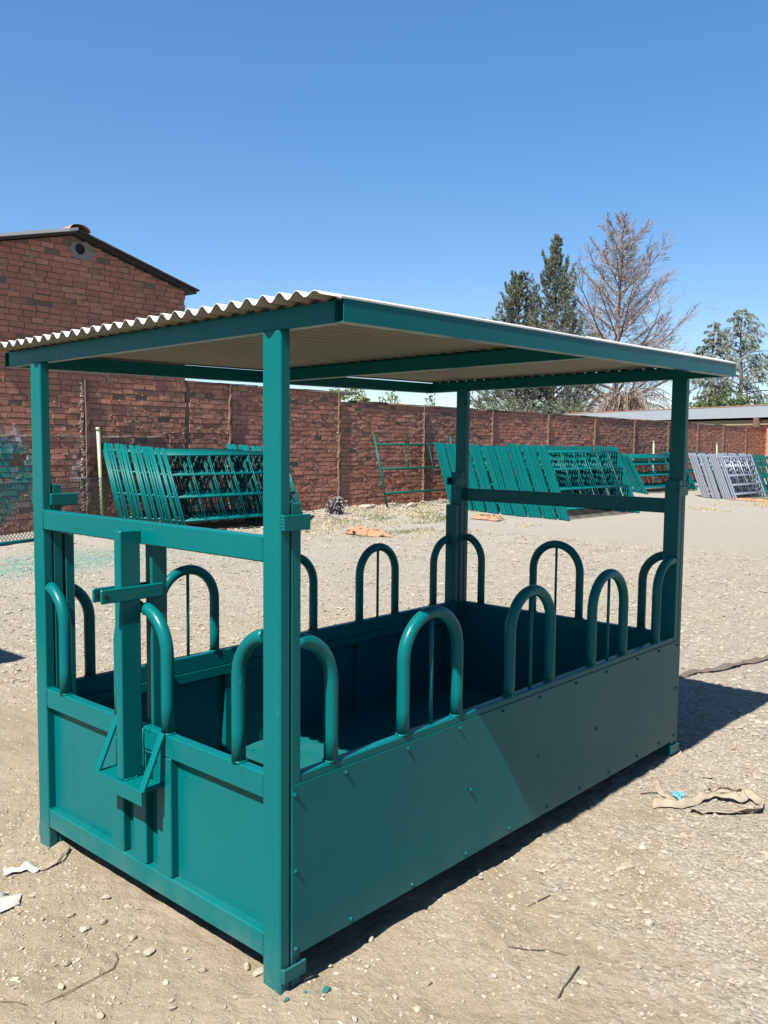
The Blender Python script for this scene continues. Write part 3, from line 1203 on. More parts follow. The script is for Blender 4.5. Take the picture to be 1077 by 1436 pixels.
P_L = hurdle_proto(3.0, 1.74, HZ, M_TEAL2, rods=5, tube=.024)
P_B = hurdle_proto(3.55, 1.84, [.27, .76, 1.26, 1.70], M_TEAL2, rods=5, sq=(.085, .05))
P_S = hurdle_proto(3.4, 1.92, [.38, 1.02, 1.67], M_TEALG, tube=.026)
P_G = hurdle_proto(2.75, 1.60, [.18, .5, .83, 1.15, 1.5], M_GALV, rods=3, sq=(.07, .045))
P_T = hurdle_proto(3.2, 1.55, HZ[:3] + [1.45], M_TEALG, sq=(.07, .05))
P_2 = hurdle_proto(4.3, 1.55, HZ[:3] + [1.45], M_TEAL2, sq=(.06, .045))


def stack(parts, n, a, c, lean0, lean1, lab_mid, lab_front, grp, wob=.02, yawj=.002):
    for i in range(n):
        t = i / max(n - 1, 1)
        # hurdles bunch in loose bundles
        tt = t + (.38 * ((i % 5) - 2) * -.42) / n + random.uniform(-.12, .12) / n
        x = a[0] + (c[0] - a[0]) * tt + random.uniform(-wob, wob)
        y = a[1] + (c[1] - a[1]) * tt
        lab = lab_front if i == n - 1 else lab_mid
        hurdle(parts, x, y, lean0 + (lean1 - lean0) * t + random.gauss(0, .0025), random.gauss(0.0, yawj), lab, grp if lab is lab_mid else None)


stack(P_L, 24, (7.25, 12.75), (8.02, 11.72), math.radians(22), math.radians(25),
      'teal tubular hurdle leaning in the stack beside the pale green pole',
      'front teal tubular hurdle of the stack beside the pale green pole', 'hurdles stacked by the pale green pole')
hurdle(P_S, 15.15, 13.05, math.radians(14), .045, 'dark teal three-bar hurdle standing alone against the brick wall', None)
stack(P_B, 44, (17.25, 12.6), (16.3, 8.42), math.radians(19), math.radians(22),
      'teal tubular hurdle in the longest tightly packed stack along the wall',
      'front teal hurdle of the longest packed stack, its four rails in full view', 'hurdles in the longest packed stack')
stack(P_2, 14, (28.3, 12.95), (27.8, 11.95), math.radians(24), math.radians(30),
      'teal tubular hurdle in the short stack between longest teal stack and galvanised hurdles',
      'front teal hurdle of the short stack between longest teal stack and galvanised hurdles', 'hurdles in the short teal stack')
stack(P_G, 17, (28.3, 10.2), (27.6, 8.75), math.radians(20), math.radians(22),
      'bare galvanised grey hurdle leaning in the grey stack',
      'front galvanised grey hurdle of the grey stack, five rails in full view', 'grey galvanised hurdles')
stack(P_T, 18, (32.5, 11.4), (31.0, 8.4), math.radians(20), math.radians(22),
      'dark teal hurdle stacked beyond the galvanised grey hurdles',
      'front dark teal hurdle of the stack beyond the galvanised hurdles', 'dark teal hurdles beyond the grey ones')
stack(P_T, 8, (33.5, 13.6), (33.2, 12.6), math.radians(20), math.radians(22),
      'dark teal hurdle leaning on the wall behind the grey stack',
      'outermost dark teal hurdle leaning on the wall behind the grey stack', 'dark teal hurdles behind the grey ones')

# pale green pole(s)
def pole(x, y, h, lean, label):
    b = MB()
    b.tube([(0, 0, -.1), (lean, .05, h)], .034, 10)
    b.tube([(lean, .05, h - .06), (lean, .05, h + .01)], .041, 10)
    o = b.build('plastic_pole', M_POLE)
    o.location = (x, y, 0)
    tag(o, label, 'pole')


pole(7.22, 13.30, 2.0, -.06, 'pale green plastic pole upright against the wall beside stacked teal hurdles')
pole(41.6, 14.9, 1.9, 0, 'pale yellow-green pole on the wall behind the galvanised hurdles')
pole(33.6, 14.45, 1.95, 0, 'pale yellow-green pole on the wall behind the short teal stack')
# grey sheet and red sheet behind the galvanised stack
for (x, wd, h, mt_, lab) in ((35.2, 1.1, 1.75, M_GALV2, 'grey metal sheet leaning on the wall behind galvanised hurdles'),
                             (36.5, .35, 1.5, plain('red_paint', (.38, .05, .05), .5), 'narrow red panel leaning on the wall behind galvanised hurdles')):
    b = MB(); b.box((0, -.012, 0), (wd, .012, h), .004)
    for k in range(3):
        b.box((.02, -.03, .2 + k * .5), (wd - .02, -.013, .24 + k * .5), .003)
    o = b.build('leaning_sheet', mt_); o.location = (x, 14.1, 0); o.rotation_euler = (-.22, 0, ANG)
    tag(o, lab, 'sheet')

# wire mesh panel at the foot of the gable building
mp = thing('wire_mesh_panel', 'rusty wire mesh panel on a teal pipe leaning at the brick building', 'mesh panel', (3.6, 11.85, 0))
mp.rotation_euler = (-.16, 0, math.atan2(1.15, 3.6))
b = MB(); b.tube([(-.6, 0, .05), (2.75, 0, .05)], .035, 10); b.build('pipe', M_TEAL2, mp)
b = MB(); b.tube([(-.6, 0.12, .02), (1.6, .14, .02)], .03, 8); b.build('pipe', M_TEAL2, mp)
M_WIRE = plain('wire', (.16, .20, .17), .6, .3, 9)
b = MB()
hh, x0m, x1m = 1.0, -.6, 4.6
k = x0m - hh
while k < x1m:
    for sg in (1, -1):
        if sg > 0: q = [(k, 0, .06), (k + hh, 0, .06 + hh)]
        else: q = [(k + hh, .004, .06), (k, .004, .06 + hh)]
        t0 = [max(x0m, min(x1m, p_[0])) for p_ in q]
        if abs(t0[0] - t0[1]) < .02: continue
        pa, pb = Vector(q[0]), Vector(q[1])
        def cl(xx): return pa + (pb - pa) * ((xx - pa.x) / (pb.x - pa.x))
        b.tube([cl(t0[0]), cl(t0[1])], .0055, 4, caps=False)
    k += .075
b.build('mesh', M_WIRE, mp)
b = MB()
b.tube([(x0m, 0, 1.06), (x1m, 0, 1.06)], .006, 5)
b.tube([(x1m, 0, .05), (x1m, 0, 1.08)], .008, 5)
b.build('edge_wire', M_WIRE, mp)


# ================================================================== trees
def leaf_mat(name, cols, trans=.25):
    mt, nt, bs = newmat(name)
    p = wpos(nt)
    c = ramp(nt, rnd_piece(nt), [(i / (len(cols) - 1), tuple(.62 * w for w in q)) for i, q in enumerate(cols)])
    nt.links.new(c, bs.inputs['Base Color'])
    bs.inputs['Roughness'].default_value = .65
    if trans:
        tr = nt.nodes.new('ShaderNodeBsdfTranslucent'); nt.links.new(c, tr.inputs['Color'])
        ms = nt.nodes.new('ShaderNodeMixShader'); ms.inputs[0].default_value = trans
        out = [n for n in nt.nodes if n.type == 'OUTPUT_MATERIAL'][0]
        nt.links.new(bs.outputs[0], ms.inputs[1]); nt.links.new(tr.outputs[0], ms.inputs[2]); nt.links.new(ms.outputs[0], out.inputs[0])
    return mt


M_BARK = plain('grey_bark', (.16, .13, .115), .95, .25, 6)
M_BARKD = plain('dead_twig', (.36, .28, .25), .95, .2, 6)
M_NEED = leaf_mat('blue_green_needles', [(.15, .18, .12), (.21, .25, .165), (.27, .30, .21), (.23, .24, .17)], .5)
M_NEEDB = leaf_mat('brown_dry_needles', [(.28, .20, .155), (.36, .27, .21), (.42, .33, .27), (.30, .24, .20)])
M_CEDAR = leaf_mat('silver_green_needles', [(.17, .21, .15), (.22, .26, .19), (.28, .32, .26), (.18, .21, .14)])
M_LEAF = leaf_mat('green_leaves', [(.06, .10, .03), (.09, .14, .04), (.13, .18, .055), (.075, .11, .035)])
M_YLEAF = leaf_mat('yellow_green_leaves', [(.18, .22, .05), (.26, .28, .07), (.32, .30, .09), (.14, .18, .05)])


def slivers(cen, dirs, ln, wd, name, mat, parent):
    """one quad sliver per centre, along dirs"""
    n = len(cen)
    rd = RNG.normal(size=(n, 3))
    side = np.cross(dirs, rd); side /= np.linalg.norm(side, axis=1, keepdims=True) + 1e-9
    d = dirs / (np.linalg.norm(dirs, axis=1, keepdims=True) + 1e-9)
    l = (ln * RNG.uniform(.6, 1.3, n))[:, None]; w_ = (wd * RNG.uniform(.6, 1.3, n))[:, None]
    V = np.stack([cen - d * l / 2, cen + side * w_ / 2, cen + d * l / 2, cen - side * w_ / 2], 1).reshape(-1, 3)
    F = np.arange(4 * n).reshape(n, 4)
    return link(name, npmesh(name, V, F, mat), parent)


def conifer(name, label, loc, H, prof, nl, e0, e1, curve, mats, dens, leaf, seed, t0=.12, sub=9, twig=4, droop=0, group=None, trunk_r=.22, thick=1.0, second=None):
    """prof(t): limb reach at relative height t; e0,e1: limb elevation at bottom/top; curve: change of elevation along the limb"""
    rg = random.Random(seed)
    tree = thing(name, label, 'tree', loc, group)
    tb = MB()
    top = []
    px_, py_ = 0, 0
    tp = []
    for k in range(13):
        t = k / 12
        tp.append(Vector((px_, py_, H * t)))
        px_ += rg.uniform(-.06, .06); py_ += rg.uniform(-.06, .06)
    tb.tube(tp, [trunk_r * (1 - t / 12) ** .9 + .025 for t in range(13)], 8)
    cen = []; dr = []
    ga = rg.uniform(0, 6)
    for i in range(nl):
        t = t0 + (1 - t0) * (i + rg.random()) / nl
        t = min(t, .985)
        base = tp[int(t * 12)].lerp(tp[min(12, int(t * 12) + 1)], t * 12 - int(t * 12))
        ga += 2.4 + rg.uniform(-.4, .4)
        R = prof(t) * rg.uniform(.55, 1.12)
        el = e0 + (e1 - e0) * t + rg.uniform(-.15, .15)
        pts = [base]; p = base.copy(); az = ga
        ns = 7
        for k in range(ns):
            ee = el + curve * (k / ns) + rg.uniform(-.08, .08)
            az += rg.uniform(-.12, .12)
            p = p + Vector((math.cos(az) * math.cos(ee), math.sin(az) * math.cos(ee), math.sin(ee))) * (R / ns)
            pts.append(p.copy())
        r0 = (.018 + .0085 * R) * thick
        tb.tube(pts, [r0 * (1 - .85 * k / ns) + .006 for k in range(ns + 1)], 4, caps=False)
        nsub = max(3, int(sub * (R / 2.5) ** .5))
        for q in range(nsub):
            a = (.15 + .85 * (q + rg.random()) / nsub) * ns
            k = min(int(a), ns - 1)
            sp = pts[k].lerp(pts[k + 1], a - k)
            dirn = (pts[k + 1] - pts[k]).normalized()
            sd = dirn.cross(Vector((0, 0, 1))).normalized() * rg.choice((-1, 1))
            d2 = (dirn * .8 + sd * rg.uniform(.3, 1.0) + Vector((0, 0, rg.uniform(-.35, .45) - droop))).normalized()
            l2 = R * rg.uniform(.16, .36) * (1.15 - .6 * a / ns) + .1
            e_ = sp + d2 * l2
            if droop: e_ = e_ + Vector((0, 0, -droop * l2 * .6))
            mid_ = sp.lerp(e_, .5) + Vector((0, 0, .06 * l2))
            tb.tube([sp, mid_, e_], [.012 * thick, .009 * thick, .006 * thick], 3, caps=False)
            for w_ in range(twig):
                s0 = sp.lerp(e_, rg.uniform(.2, 1))
                d3 = (d2 + Vector((rg.uniform(-.8, .8), rg.uniform(-.8, .8), rg.uniform(-.5, .6) - droop * 1.3))).normalized()
                l3 = l2 * rg.uniform(.25, .55)
                if thick > 1.2:
                    tb.tube([s0, s0 + d3 * l3], [.008 * thick, .005 * thick], 3, caps=False)
                for z_ in range(dens):
                    c_ = s0 + d3 * l3 * rg.random()
                    cen.append(tuple(c_ + Vector((rg.gauss(0, .04), rg.gauss(0, .04), rg.gauss(0, .04)))))
                    dd = d3 + Vector((rg.uniform(-.5, .5), rg.uniform(-.5, .5), rg.uniform(-.3, .5) - droop))
                    dr.append(tuple(dd))
    tb.build('trunk', mats[0], tree)
    if cen:
        slivers(np.array(cen), np.array(dr), leaf[0], leaf[1], 'crown', mats[1], tree)
    return tree


# dead conifer behind the low building
conifer('dead_conifer', 'bare brown dead conifer with spreading twiggy branches, tallest tree behind the wall', (68.5, 34.4, 0), 21.0,
        lambda t: 12.6 * (1 - t) ** .80 + .35, 62, .42, .78, .28, (M_BARKD, M_NEEDB), 1, (.26, .032), 3, t0=.2, sub=20, twig=6, droop=.05, trunk_r=.32, thick=1.35)
conifer('upswept_conifer', 'tall narrow blue-green conifer with upswept tips beside the dead one', (65.2, 38.6, 0), 19.5,
        lambda t: 8.6 * (1 - t) ** .95 + .25, 120, .3, .8, .8, (M_BARK, M_NEED), 7, (.28, .055), 5, t0=.1, sub=13, twig=4, trunk_r=.3, thick=1.1)
conifer('bushy_conifer', 'shorter dense blue-green conifer beside the tall upswept one', (64.6, 41.8, 0), 16.2,
        lambda t: 6.2 * (1 - t) ** .65 + .5, 110, .3, .8, .5, (M_BARK, M_NEED), 8, (.26, .07), 8, t0=.08, sub=12, twig=4, trunk_r=.3)
conifer('drooping_cedar', 'silver green cedar with drooping branch tips above the low building', (75.5, 26.3, 0), 13.4,
        lambda t: 6.0 * (1 - t) ** .7 + .5, 80, .25, .6, -.8, (M_BARK, M_CEDAR), 7, (.26, .045), 12, t0=.1, sub=12, twig=4, droop=.6, trunk_r=.28)
conifer('small_cedar', 'small pointed green cedar standing left of the drooping cedar', (71.4, 27.5, 0), 12.1,
        lambda t: 3.2 * (1 - t) ** .7 + .35, 64, .2, .5, -.6, (M_BARK, M_CEDAR), 9, (.24, .06), 15, t0=.1, sub=10, twig=4, droop=.4, trunk_r=.22)


def bush(name, label, loc, blobs, n, size, mat, seed, stems=True, cat='bush', group=None):
    rg = np.random.RandomState(seed)
    t = thing(name, label, cat, loc, group)
    cen = []
    tot = sum(b_[3] * b_[4] * b_[5] for b_ in blobs)
    for (x, y, z, rx, ry, rz) in blobs:
        k = int(n * rx * ry * rz / tot)
        v = rg.normal(size=(k, 3)); v /= np.linalg.norm(v, axis=1, keepdims=True)
        rad = rg.uniform(.45, 1.0, (k, 1)) ** .5
        lump = 1 + .35 * (vnoise(v[:, 0] * 2.5 + 9 + x, v[:, 1] * 2.5 + v[:, 2] * 2.5 + 7, seed) - .5)[:, None] * 2
        cen.append(v * rad * lump * np.array([rx, ry, rz]) + np.array([x, y, z]))
    cen = np.concatenate(cen)
    keep = vnoise(cen[:, 0] * 2.2 + 40, cen[:, 1] * 2.2 + cen[:, 2] * 3.0 + 40, seed + 1) > .3
    cen = cen[keep]
    tb = MB()
    for i in range(14):
        c_ = Vector(cen[rg.randint(len(cen))])
        b0 = Vector((c_.x * .25 + rg.uniform(-.2, .2), c_.y * .25, 0))
        tb.tube([b0, b0.lerp(c_, .5) + Vector((0, 0, .2)), c_], [.04, .025, .01], 4, caps=False)
    tb.build('stem', M_BARK, t)
    slivers(cen, rg.normal(size=cen.shape) + np.array([0, 0, .4]), size, size * .5, 'foliage', mat, t)
    return t


bush('round_shrub', 'dense dark green rounded shrub rising behind the low building roof', (65.5, 24.0, 0),
     [(0, 0, 3.6, 2.2, 2.0, 2.3), (1.3, -1.6, 3.4, 1.6, 1.7, 2.1), (-.8, 1.6, 3.2, 1.6, 1.5, 1.9)], 9000, .28, M_LEAF, 21)
bush('green_hedge', 'dark green foliage mass under the conifers behind the wall', (59.5, 38.5, 0),
     [(0, 0, 2.6, 2.5, 3.0, 3.0), (1.5, -4.0, 2.6, 2.2, 2.6, 2.8), (-.5, 3.2, 2.2, 1.6, 1.8, 2.6)], 9000, .28, M_NEED, 22)
# drooping dry brown foliage in front of the dead conifer
cen = []; dr = []
rg = random.Random(31)
dd_ = thing('drooping_dry_tree', 'low brown tree with drooping dry branches under the dead conifer', 'tree', (66.5, 32.5, 0))
tb = MB()
tb.tube([(0, 0, 0), (.1, .1, 2.5), (0, 0, 5.2)], [.3, .22, .12], 8)
for i in range(150):
    az = rg.uniform(0, 6.28); R = rg.uniform(1.5, 5.6); h0 = rg.uniform(3.2, 5.6)
    p_ = [Vector((0, 0, h0 - .4))]
    for k in range(1, 7):
        t = k / 6
        p_.append(Vector((math.cos(az) * R * t, math.sin(az) * R * t, h0 + 1.2 * math.sin(math.pi * min(t * .9, 1)) * (R / 4) - 2.6 * t ** 3)))
    tb.tube(p_, [.05, .045, .04, .035, .03, .025, .02], 4, caps=False)
    for k in range(60):
        t = rg.uniform(.3, 1) * 6; j = min(int(t), 5)
        c_ = p_[j].lerp(p_[j + 1], t - j)
        cen.append((c_.x + rg.gauss(0, .12), c_.y + rg.gauss(0, .12), c_.z - rg.uniform(0, .7))); dr.append((rg.gauss(0, .3), rg.gauss(0, .3), -1))
tb.build('trunk', M_BARKD, dd_)
slivers(np.array(cen), np.array(dr), .38, .05, 'crown', M_NEEDB, dd_)
# climbers and a sapling on top of the wall
for (s_, o_, wid, hh_, n, sd, lab) in ((1.1, -.75, 1.05, .22, 1300, 41, 'yellow-green creeper topping the brick wall between feeder posts'),
                                       (2.75, -.6, .22, .26, 120, 43, 'small sapling sprig poking above the brick wall')):
    p_ = wp(s_, o_, 0)
    bush('wall_creeper', lab, (p_.x, p_.y, 0), [(0, 0, 2.78, wid, .35, hh_ + .25), (wid * .5, .05, 2.72, wid * .5, .3, hh_ + .22), (-wid * .6, 0, 2.72, wid * .4, .3, hh_ + .22)], n * 3, .10, M_YLEAF, sd)
p_ = wp(4.4, -1.2, 0)
bush('narrow_cypress', 'narrow green cypress tip behind the wall next to the far feeder post', (p_.x + 2.2, p_.y + 1.0, 0), [(0, 0, 1.7, .32, .32, 1.9)], 900, .12, M_LEAF, 44)


# ================================================================== gravel, stones, litter
def hull_template(seed, npt=9):
    rg = random.Random(seed)
    bm = bmesh.new()
    for i in range(npt):
        v = Vector((rg.gauss(0, 1), rg.gauss(0, 1), rg.gauss(0, 1))).normalized()
        bm.verts.new((v.x, v.y * rg.uniform(.7, 1), v.z * .62))
    res = bmesh.ops.convex_hull(bm, input=bm.verts)
    bmesh.ops.delete(bm, geom=[g for g in res['geom_interior'] if isinstance(g, bmesh.types.BMVert)], context='VERTS')
    bmesh.ops.triangulate(bm, faces=bm.faces)
    bm.verts.index_update()
    V = np.array([v.co[:] for v in bm.verts]); F = np.array([[v.index for v in f_.verts] for f_ in bm.faces])
    bm.free()
    return V, F


TPL = [hull_template(s_) for s_ in range(12)]


def scatter(name, X, Y, R, mat, sink=.35, label=None):
    V = []; F = []; off = 0
    Z = ground_h(X, Y)
    tid = RNG.randint(0, len(TPL), len(X))
    ang = RNG.uniform(0, 6.283, len(X))
    asp = RNG.uniform(.65, 1.35, len(X)); flat = RNG.uniform(.55, 1.05, len(X))
    for k, (tv, tf) in enumerate(TPL):
        s_ = np.where(tid == k)[0]
        if not len(s_): continue
        v = tv[None] * np.stack([R[s_] * asp[s_], R[s_] / asp[s_], R[s_] * flat[s_]], -1)[:, None, :]
        c, d = np.cos(ang[s_])[:, None], np.sin(ang[s_])[:, None]
        x = v[..., 0] * c - v[..., 1] * d + X[s_][:, None]
        y = v[..., 0] * d + v[..., 1] * c + Y[s_][:, None]
        z = v[..., 2] + (Z[s_] + R[s_] * (.3 - sink))[:, None]
        V.append(np.stack([x, y, z], -1).reshape(-1, 3))
        F.append((tf[None] + (np.arange(len(s_)) * len(tv))[:, None, None] + off).reshape(-1, 3))
        off += len(s_) * len(tv)
    o = link(name, npmesh(name, np.concatenate(V), np.concatenate(F), mat))
    tag(o, label, None, None, 'stuff')
    return o


def gravel_mask(x, y):
    a = np.maximum(.30 * x - .22 * y - .1, np.clip((y - 2) * .25, 0, .8))
    return np.clip(a + .9 * (vnoise(x * 1.3, y * 1.3, 14) - .5) + .8 * (vnoise(x * .5, y * .5, 15) - .5) + .15, .06, 1)


def sample(n, x0, x1, y0, y1):
    x = RNG.uniform(x0, x1, n); y = RNG.uniform(y0, y1, n)
    k = RNG.rand(n) < gravel_mask(x, y)
    k &= ~((x > -.01) & (x < L + .02) & (y > -.02) & (y < W + .02) & (RNG.rand(n) < .7))
    return x[k], y[k]


def wedge(x, y, lo=8, hi=76):
    a = np.degrees(np.arctan2(y + 2.6, x + 2.3))
    return (a > lo) & (a < hi)


def field(n, x0, x1, y0, y1, med, sg, lo, hi, name, sink, label, even=0.0):
    x = RNG.uniform(x0, x1, n); y = RNG.uniform(y0, y1, n)
    k = wedge(x, y) & (RNG.rand(n) < np.maximum(gravel_mask(x, y), even))
    k &= ~((x > .0) & (x < L) & (y > .03) & (y < W))
    x, y = x[k], y[k]
    rr_ = np.clip(med * np.exp(RNG.normal(0, sg, len(x))), lo, hi)
    scatter(name, x, y, rr_, M_STONE, sink, label)


field(115000, -1.0, 3.6, -1.7, 2.6, .0048, .42, .0025, .013, 'fine_gravel', .22, 'small pale limestone chips lying over the dirt', .22)
field(17000, -1.0, 4.6, -1.7, 4.5, .0092, .36, .006, .022, 'gravel', .34, 'coarser pale gravel on the dirt', .07)
field(60000, 1, 13, -.5, 12.5, .013, .4, .007, .034, 'yard_gravel', .25, 'pale gravel across the yard behind the feeder', .3)
x = RNG.uniform(9, 24, 2600); y = RNG.uniform(11.6, 13.9, 2600)
scatter('rubble', x, y, np.clip(.03 * np.exp(RNG.normal(0, .5, 2600)), .012, .12), M_STONE, .2, 'loose rubble along the foot of the brick wall')

# individual stones (x, y, radius)
STONES = [(-0.05, 0.957, 0.0193), (-0.134, 0.64, 0.0203), (-0.143, 0.514, 0.0222), (-0.371, 0.66, 0.0168), (-0.451, 0.551, 0.0184), (-0.434, 0.338, 0.0176), (0.031, 0.203, 0.0216), (0.027, 0.136, 0.0236), (-0.266, 0.202, 0.0178), (-0.206, 0.325, 0.0139), (-0.077, 0.474, 0.0099), (-0.051, 0.433, 0.0099), (-0.083, 0.296, 0.0167), (-0.205, 0.94, 0.0159), (-0.217, 0.811, 0.0232), (-0.145, 0.811, 0.021), (-0.239, 1.176, 0.0138), (0.439, 0.01, 0.0191), (0.387, -0.292, 0.0176), (0.259, -0.355, 0.0168), (0.177, -0.165, 0.0126), (0.257, -0.263, 0.0114), (0.072, -0.259, 0.0152), (0.233, 0.016, 0.0157), (0.151, -0.254, 0.0089), (0.204, -0.332, 0.0089), (1.14, -0.196, 0.0128), (0.767, -0.329, 0.0128), (1.065, -0.014, 0.0145), (0.555, -0.439, 0.0142), (0.315, -0.085, 0.0121), (1.242, -0.507, 0.0192), (1.229, -0.666, 0.0212), (0.945, -0.764, 0.017), (0.721, -0.675, 0.0211), (0.631, -0.589, 0.0117), (1.326, -0.155, 0.0179), (1.527, -0.402, 0.0208), (1.47, -0.386, 0.0177), (1.571, -0.476, 0.0177), (1.357, -0.42, 0.0172), (0.972, -0.823, 0.0169), (0.933, -1.12, 0.0156), (0.388, -0.437, 0.0102), (-0.332, 0.654, 0.0121), (-0.294, 0.978, 0.0105), (-0.433, 0.857, 0.0111), (-0.104, 0.095, 0.0102), (0.025, -0.097, 0.0089), (1.893, -0.517, 0.0141), (1.744, -0.732, 0.0146), (1.439, -0.955, 0.0131), (0.974, -0.96, 0.014), (0.709, -0.888, 0.0111), (0.407, -0.561, 0.0122)]
stone_mes = []
for k, (tv, tf) in enumerate(hull_template(s_, 22) for s_ in range(50, 57)):
    me = npmesh('stone', tv, tf, M_STONE); stone_mes.append(me)
for i, (x, y, rad) in enumerate(STONES):
    o = link('stone', stone_mes[i % 7], None, (x, y, gh(x, y) + rad * .28))
    o.scale = (rad * random.uniform(.8, 1.25), rad * random.uniform(.7, 1.05), rad * random.uniform(.7, 1.0))
    o.rotation_euler = (random.uniform(-.2, .2), random.uniform(-.2, .2), random.uniform(0, 6.28))
    tag(o, 'loose pale stone lying on the dirt around the feeder', 'stone', 'loose stones on the dirt around the feeder')
for (x, y, sx, sy, sz, mt_, lab) in ((14.55, 13.2, .30, .16, .11, M_STONE, 'long pale stone slab at the wall beside the lone hurdle'),
                                     (15.95, 12.9, .18, .12, .16, M_LUMP, 'white broken lump at the wall foot under the lone hurdle')):
    o = link('rock', npmesh('rock', *hull_template(77 + int(x), 26), mt_), None, (x, y, gh(x, y) + .04))
    o.scale = (sx, sy, sz); tag(o, lab, 'rock')


# ---- ribbons: straps and scraps
def ribbon(name, pts, wd, mat, label, cat, thick=.003, tilt=None):
    """flat strap lying along pts (x, y, height over ground)"""
    P = []
    for i in range(len(pts) - 1):
        for k in range(6):
            t = k / 6
            p0_, p1_, p2_, p3_ = [Vector(pts[max(0, min(len(pts) - 1, i + q))]) for q in (-1, 0, 1, 2)]
            P.append(.5 * ((2 * p1_) + (p2_ - p0_) * t + (2 * p0_ - 5 * p1_ + 4 * p2_ - p3_) * t * t + (3 * p1_ - p0_ - 3 * p2_ + p3_) * t ** 3))
    P.append(Vector(pts[-1]))
    vs = []; n = len(P)
    for i, p in enumerate(P):
        d = P[min(i + 1, n - 1)] - P[max(i - 1, 0)]; d.z = 0; d.normalize()
        sd = Vector((-d.y, d.x, 0))
        tl = (tilt(i / n) if tilt else 0) + .25 * math.sin(i * .7)
        z0 = gh(p.x, p.y) + p.z
        wv = wd * (1 + .12 * math.sin(i * 1.3))
        for q in (-1, -.35, .35, 1):
            w_ = sd * (q * wv / 2 * math.cos(tl)) + Vector((0, 0, abs(math.sin(tl)) * wv / 2 * (1 + q) + .003 * math.sin(i * .9 + q * 3)))
            for hz in (0, thick):
                v = Vector((p.x, p.y, z0 + hz + .002)) + w_
                vs.append(v)
    fs = []
    for i in range(n - 1):
        a, c = i * 8, (i + 1) * 8
        for q in range(3):
            fs.append((a + q * 2 + 1, c + q * 2 + 1, c + q * 2 + 3, a + q * 2 + 3))
            fs.append((a + q * 2, a + q * 2 + 2, c + q * 2 + 2, c + q * 2))
        fs.append((a, c, c + 1, a + 1)); fs.append((a + 6, a + 7, c + 7, c + 6))
    e = (n - 1) * 8
    for q in range(3):
        fs.append((q * 2, q * 2 + 1, q * 2 + 3, q * 2 + 2)); fs.append((e + q * 2, e + q * 2 + 2, e + q * 2 + 3, e + q * 2 + 1))
    b = MB(); b.add(vs, fs, True)
    return tag(b.build(name, mat), label, cat)


M_STRAP = plain('dusty_webbing', (.46, .38, .28), .9, .25, 40, bmp=.4)
M_STRAPD = plain('dark_webbing', (.16, .13, .10), .9, .3, 30, bmp=.4)
M_PAPER = plain('dusty_white_plastic', (.68, .65, .58), .6, .12, 20)
M_BLUE = plain('light_blue_plastic', (.16, .42, .66), .4, .2, 40)
M_ORANGE = plain('orange_netting', (.52, .27, .15), .85, .4, 18, bmp=.8)
M_TWIG = plain('dark_twig', (.10, .08, .065), .9, .2, 20)
ribbon('webbing_strap', [(2.216, -0.217, 0.004), (2.267, -0.287, 0.004), (2.327, -0.34, 0.004), (2.433, -0.367, 0.012), (2.504, -0.391, 0.02), (2.522, -0.45, 0.026), (2.548, -0.517, 0.012), (2.602, -0.523, 0.02), (2.61, -0.456, 0.016), (2.581, -0.394, 0.02), (2.536, -0.359, 0.022), (2.583, -0.413, 0.028), (2.618, -0.504, 0.02), (2.61, -0.583, 0.008), (2.543, -0.62, 0.004), (2.458, -0.618, 0.004), (2.389, -0.538, 0.004), (2.31, -0.443, 0.004), (2.288, -0.376, 0.004)], .042, M_STRAP, 'tangled dusty beige webbing strap on the gravel with blue scrap beside', 'strap', tilt=lambda t: .9 * math.sin(t * 9 + 1))
ribbon('webbing_scrap', [(2.538, -0.084, 0.004), (2.402, -0.168, 0.004), (2.372, -0.22, 0.004), (2.362, -0.268, 0.004)], .035, M_STRAP, 'short beige webbing end touching the blue plastic scrap', 'strap')
ribbon('dark_strap', [(4.687, 0.709, 0.0), (4.911, 0.691, 0.01), (5.053, 0.606, 0.008), (5.221, 0.529, 0.02), (5.422, 0.518, 0.015), (5.553, 0.451, 0.006), (5.857, 0.381, 0.01), (6.219, 0.263, 0.004)], .045, M_STRAPD, 'dark flat strap trailing from behind the feeder shadow', 'strap', tilt=lambda t: .5 * math.sin(t * 12))
ribbon('white_strip', [(-0.231, 1.427, 0.004), (-0.188, 1.418, 0.01), (-0.145, 1.397, 0.008), (-0.116, 1.348, 0.004)], .035, M_PAPER, 'torn white plastic strip by the feeder end post', 'scrap', tilt=lambda t: .3)
ribbon('white_strip_tail', [(-0.116, 1.348, 0.004), (-0.058, 1.343, 0.006), (-0.0, 1.379, 0.012), (0.055, 1.428, 0.004)], .016, M_STRAP, 'thin tan strap tail under the feeder end rail', 'strap', tilt=lambda t: .6)


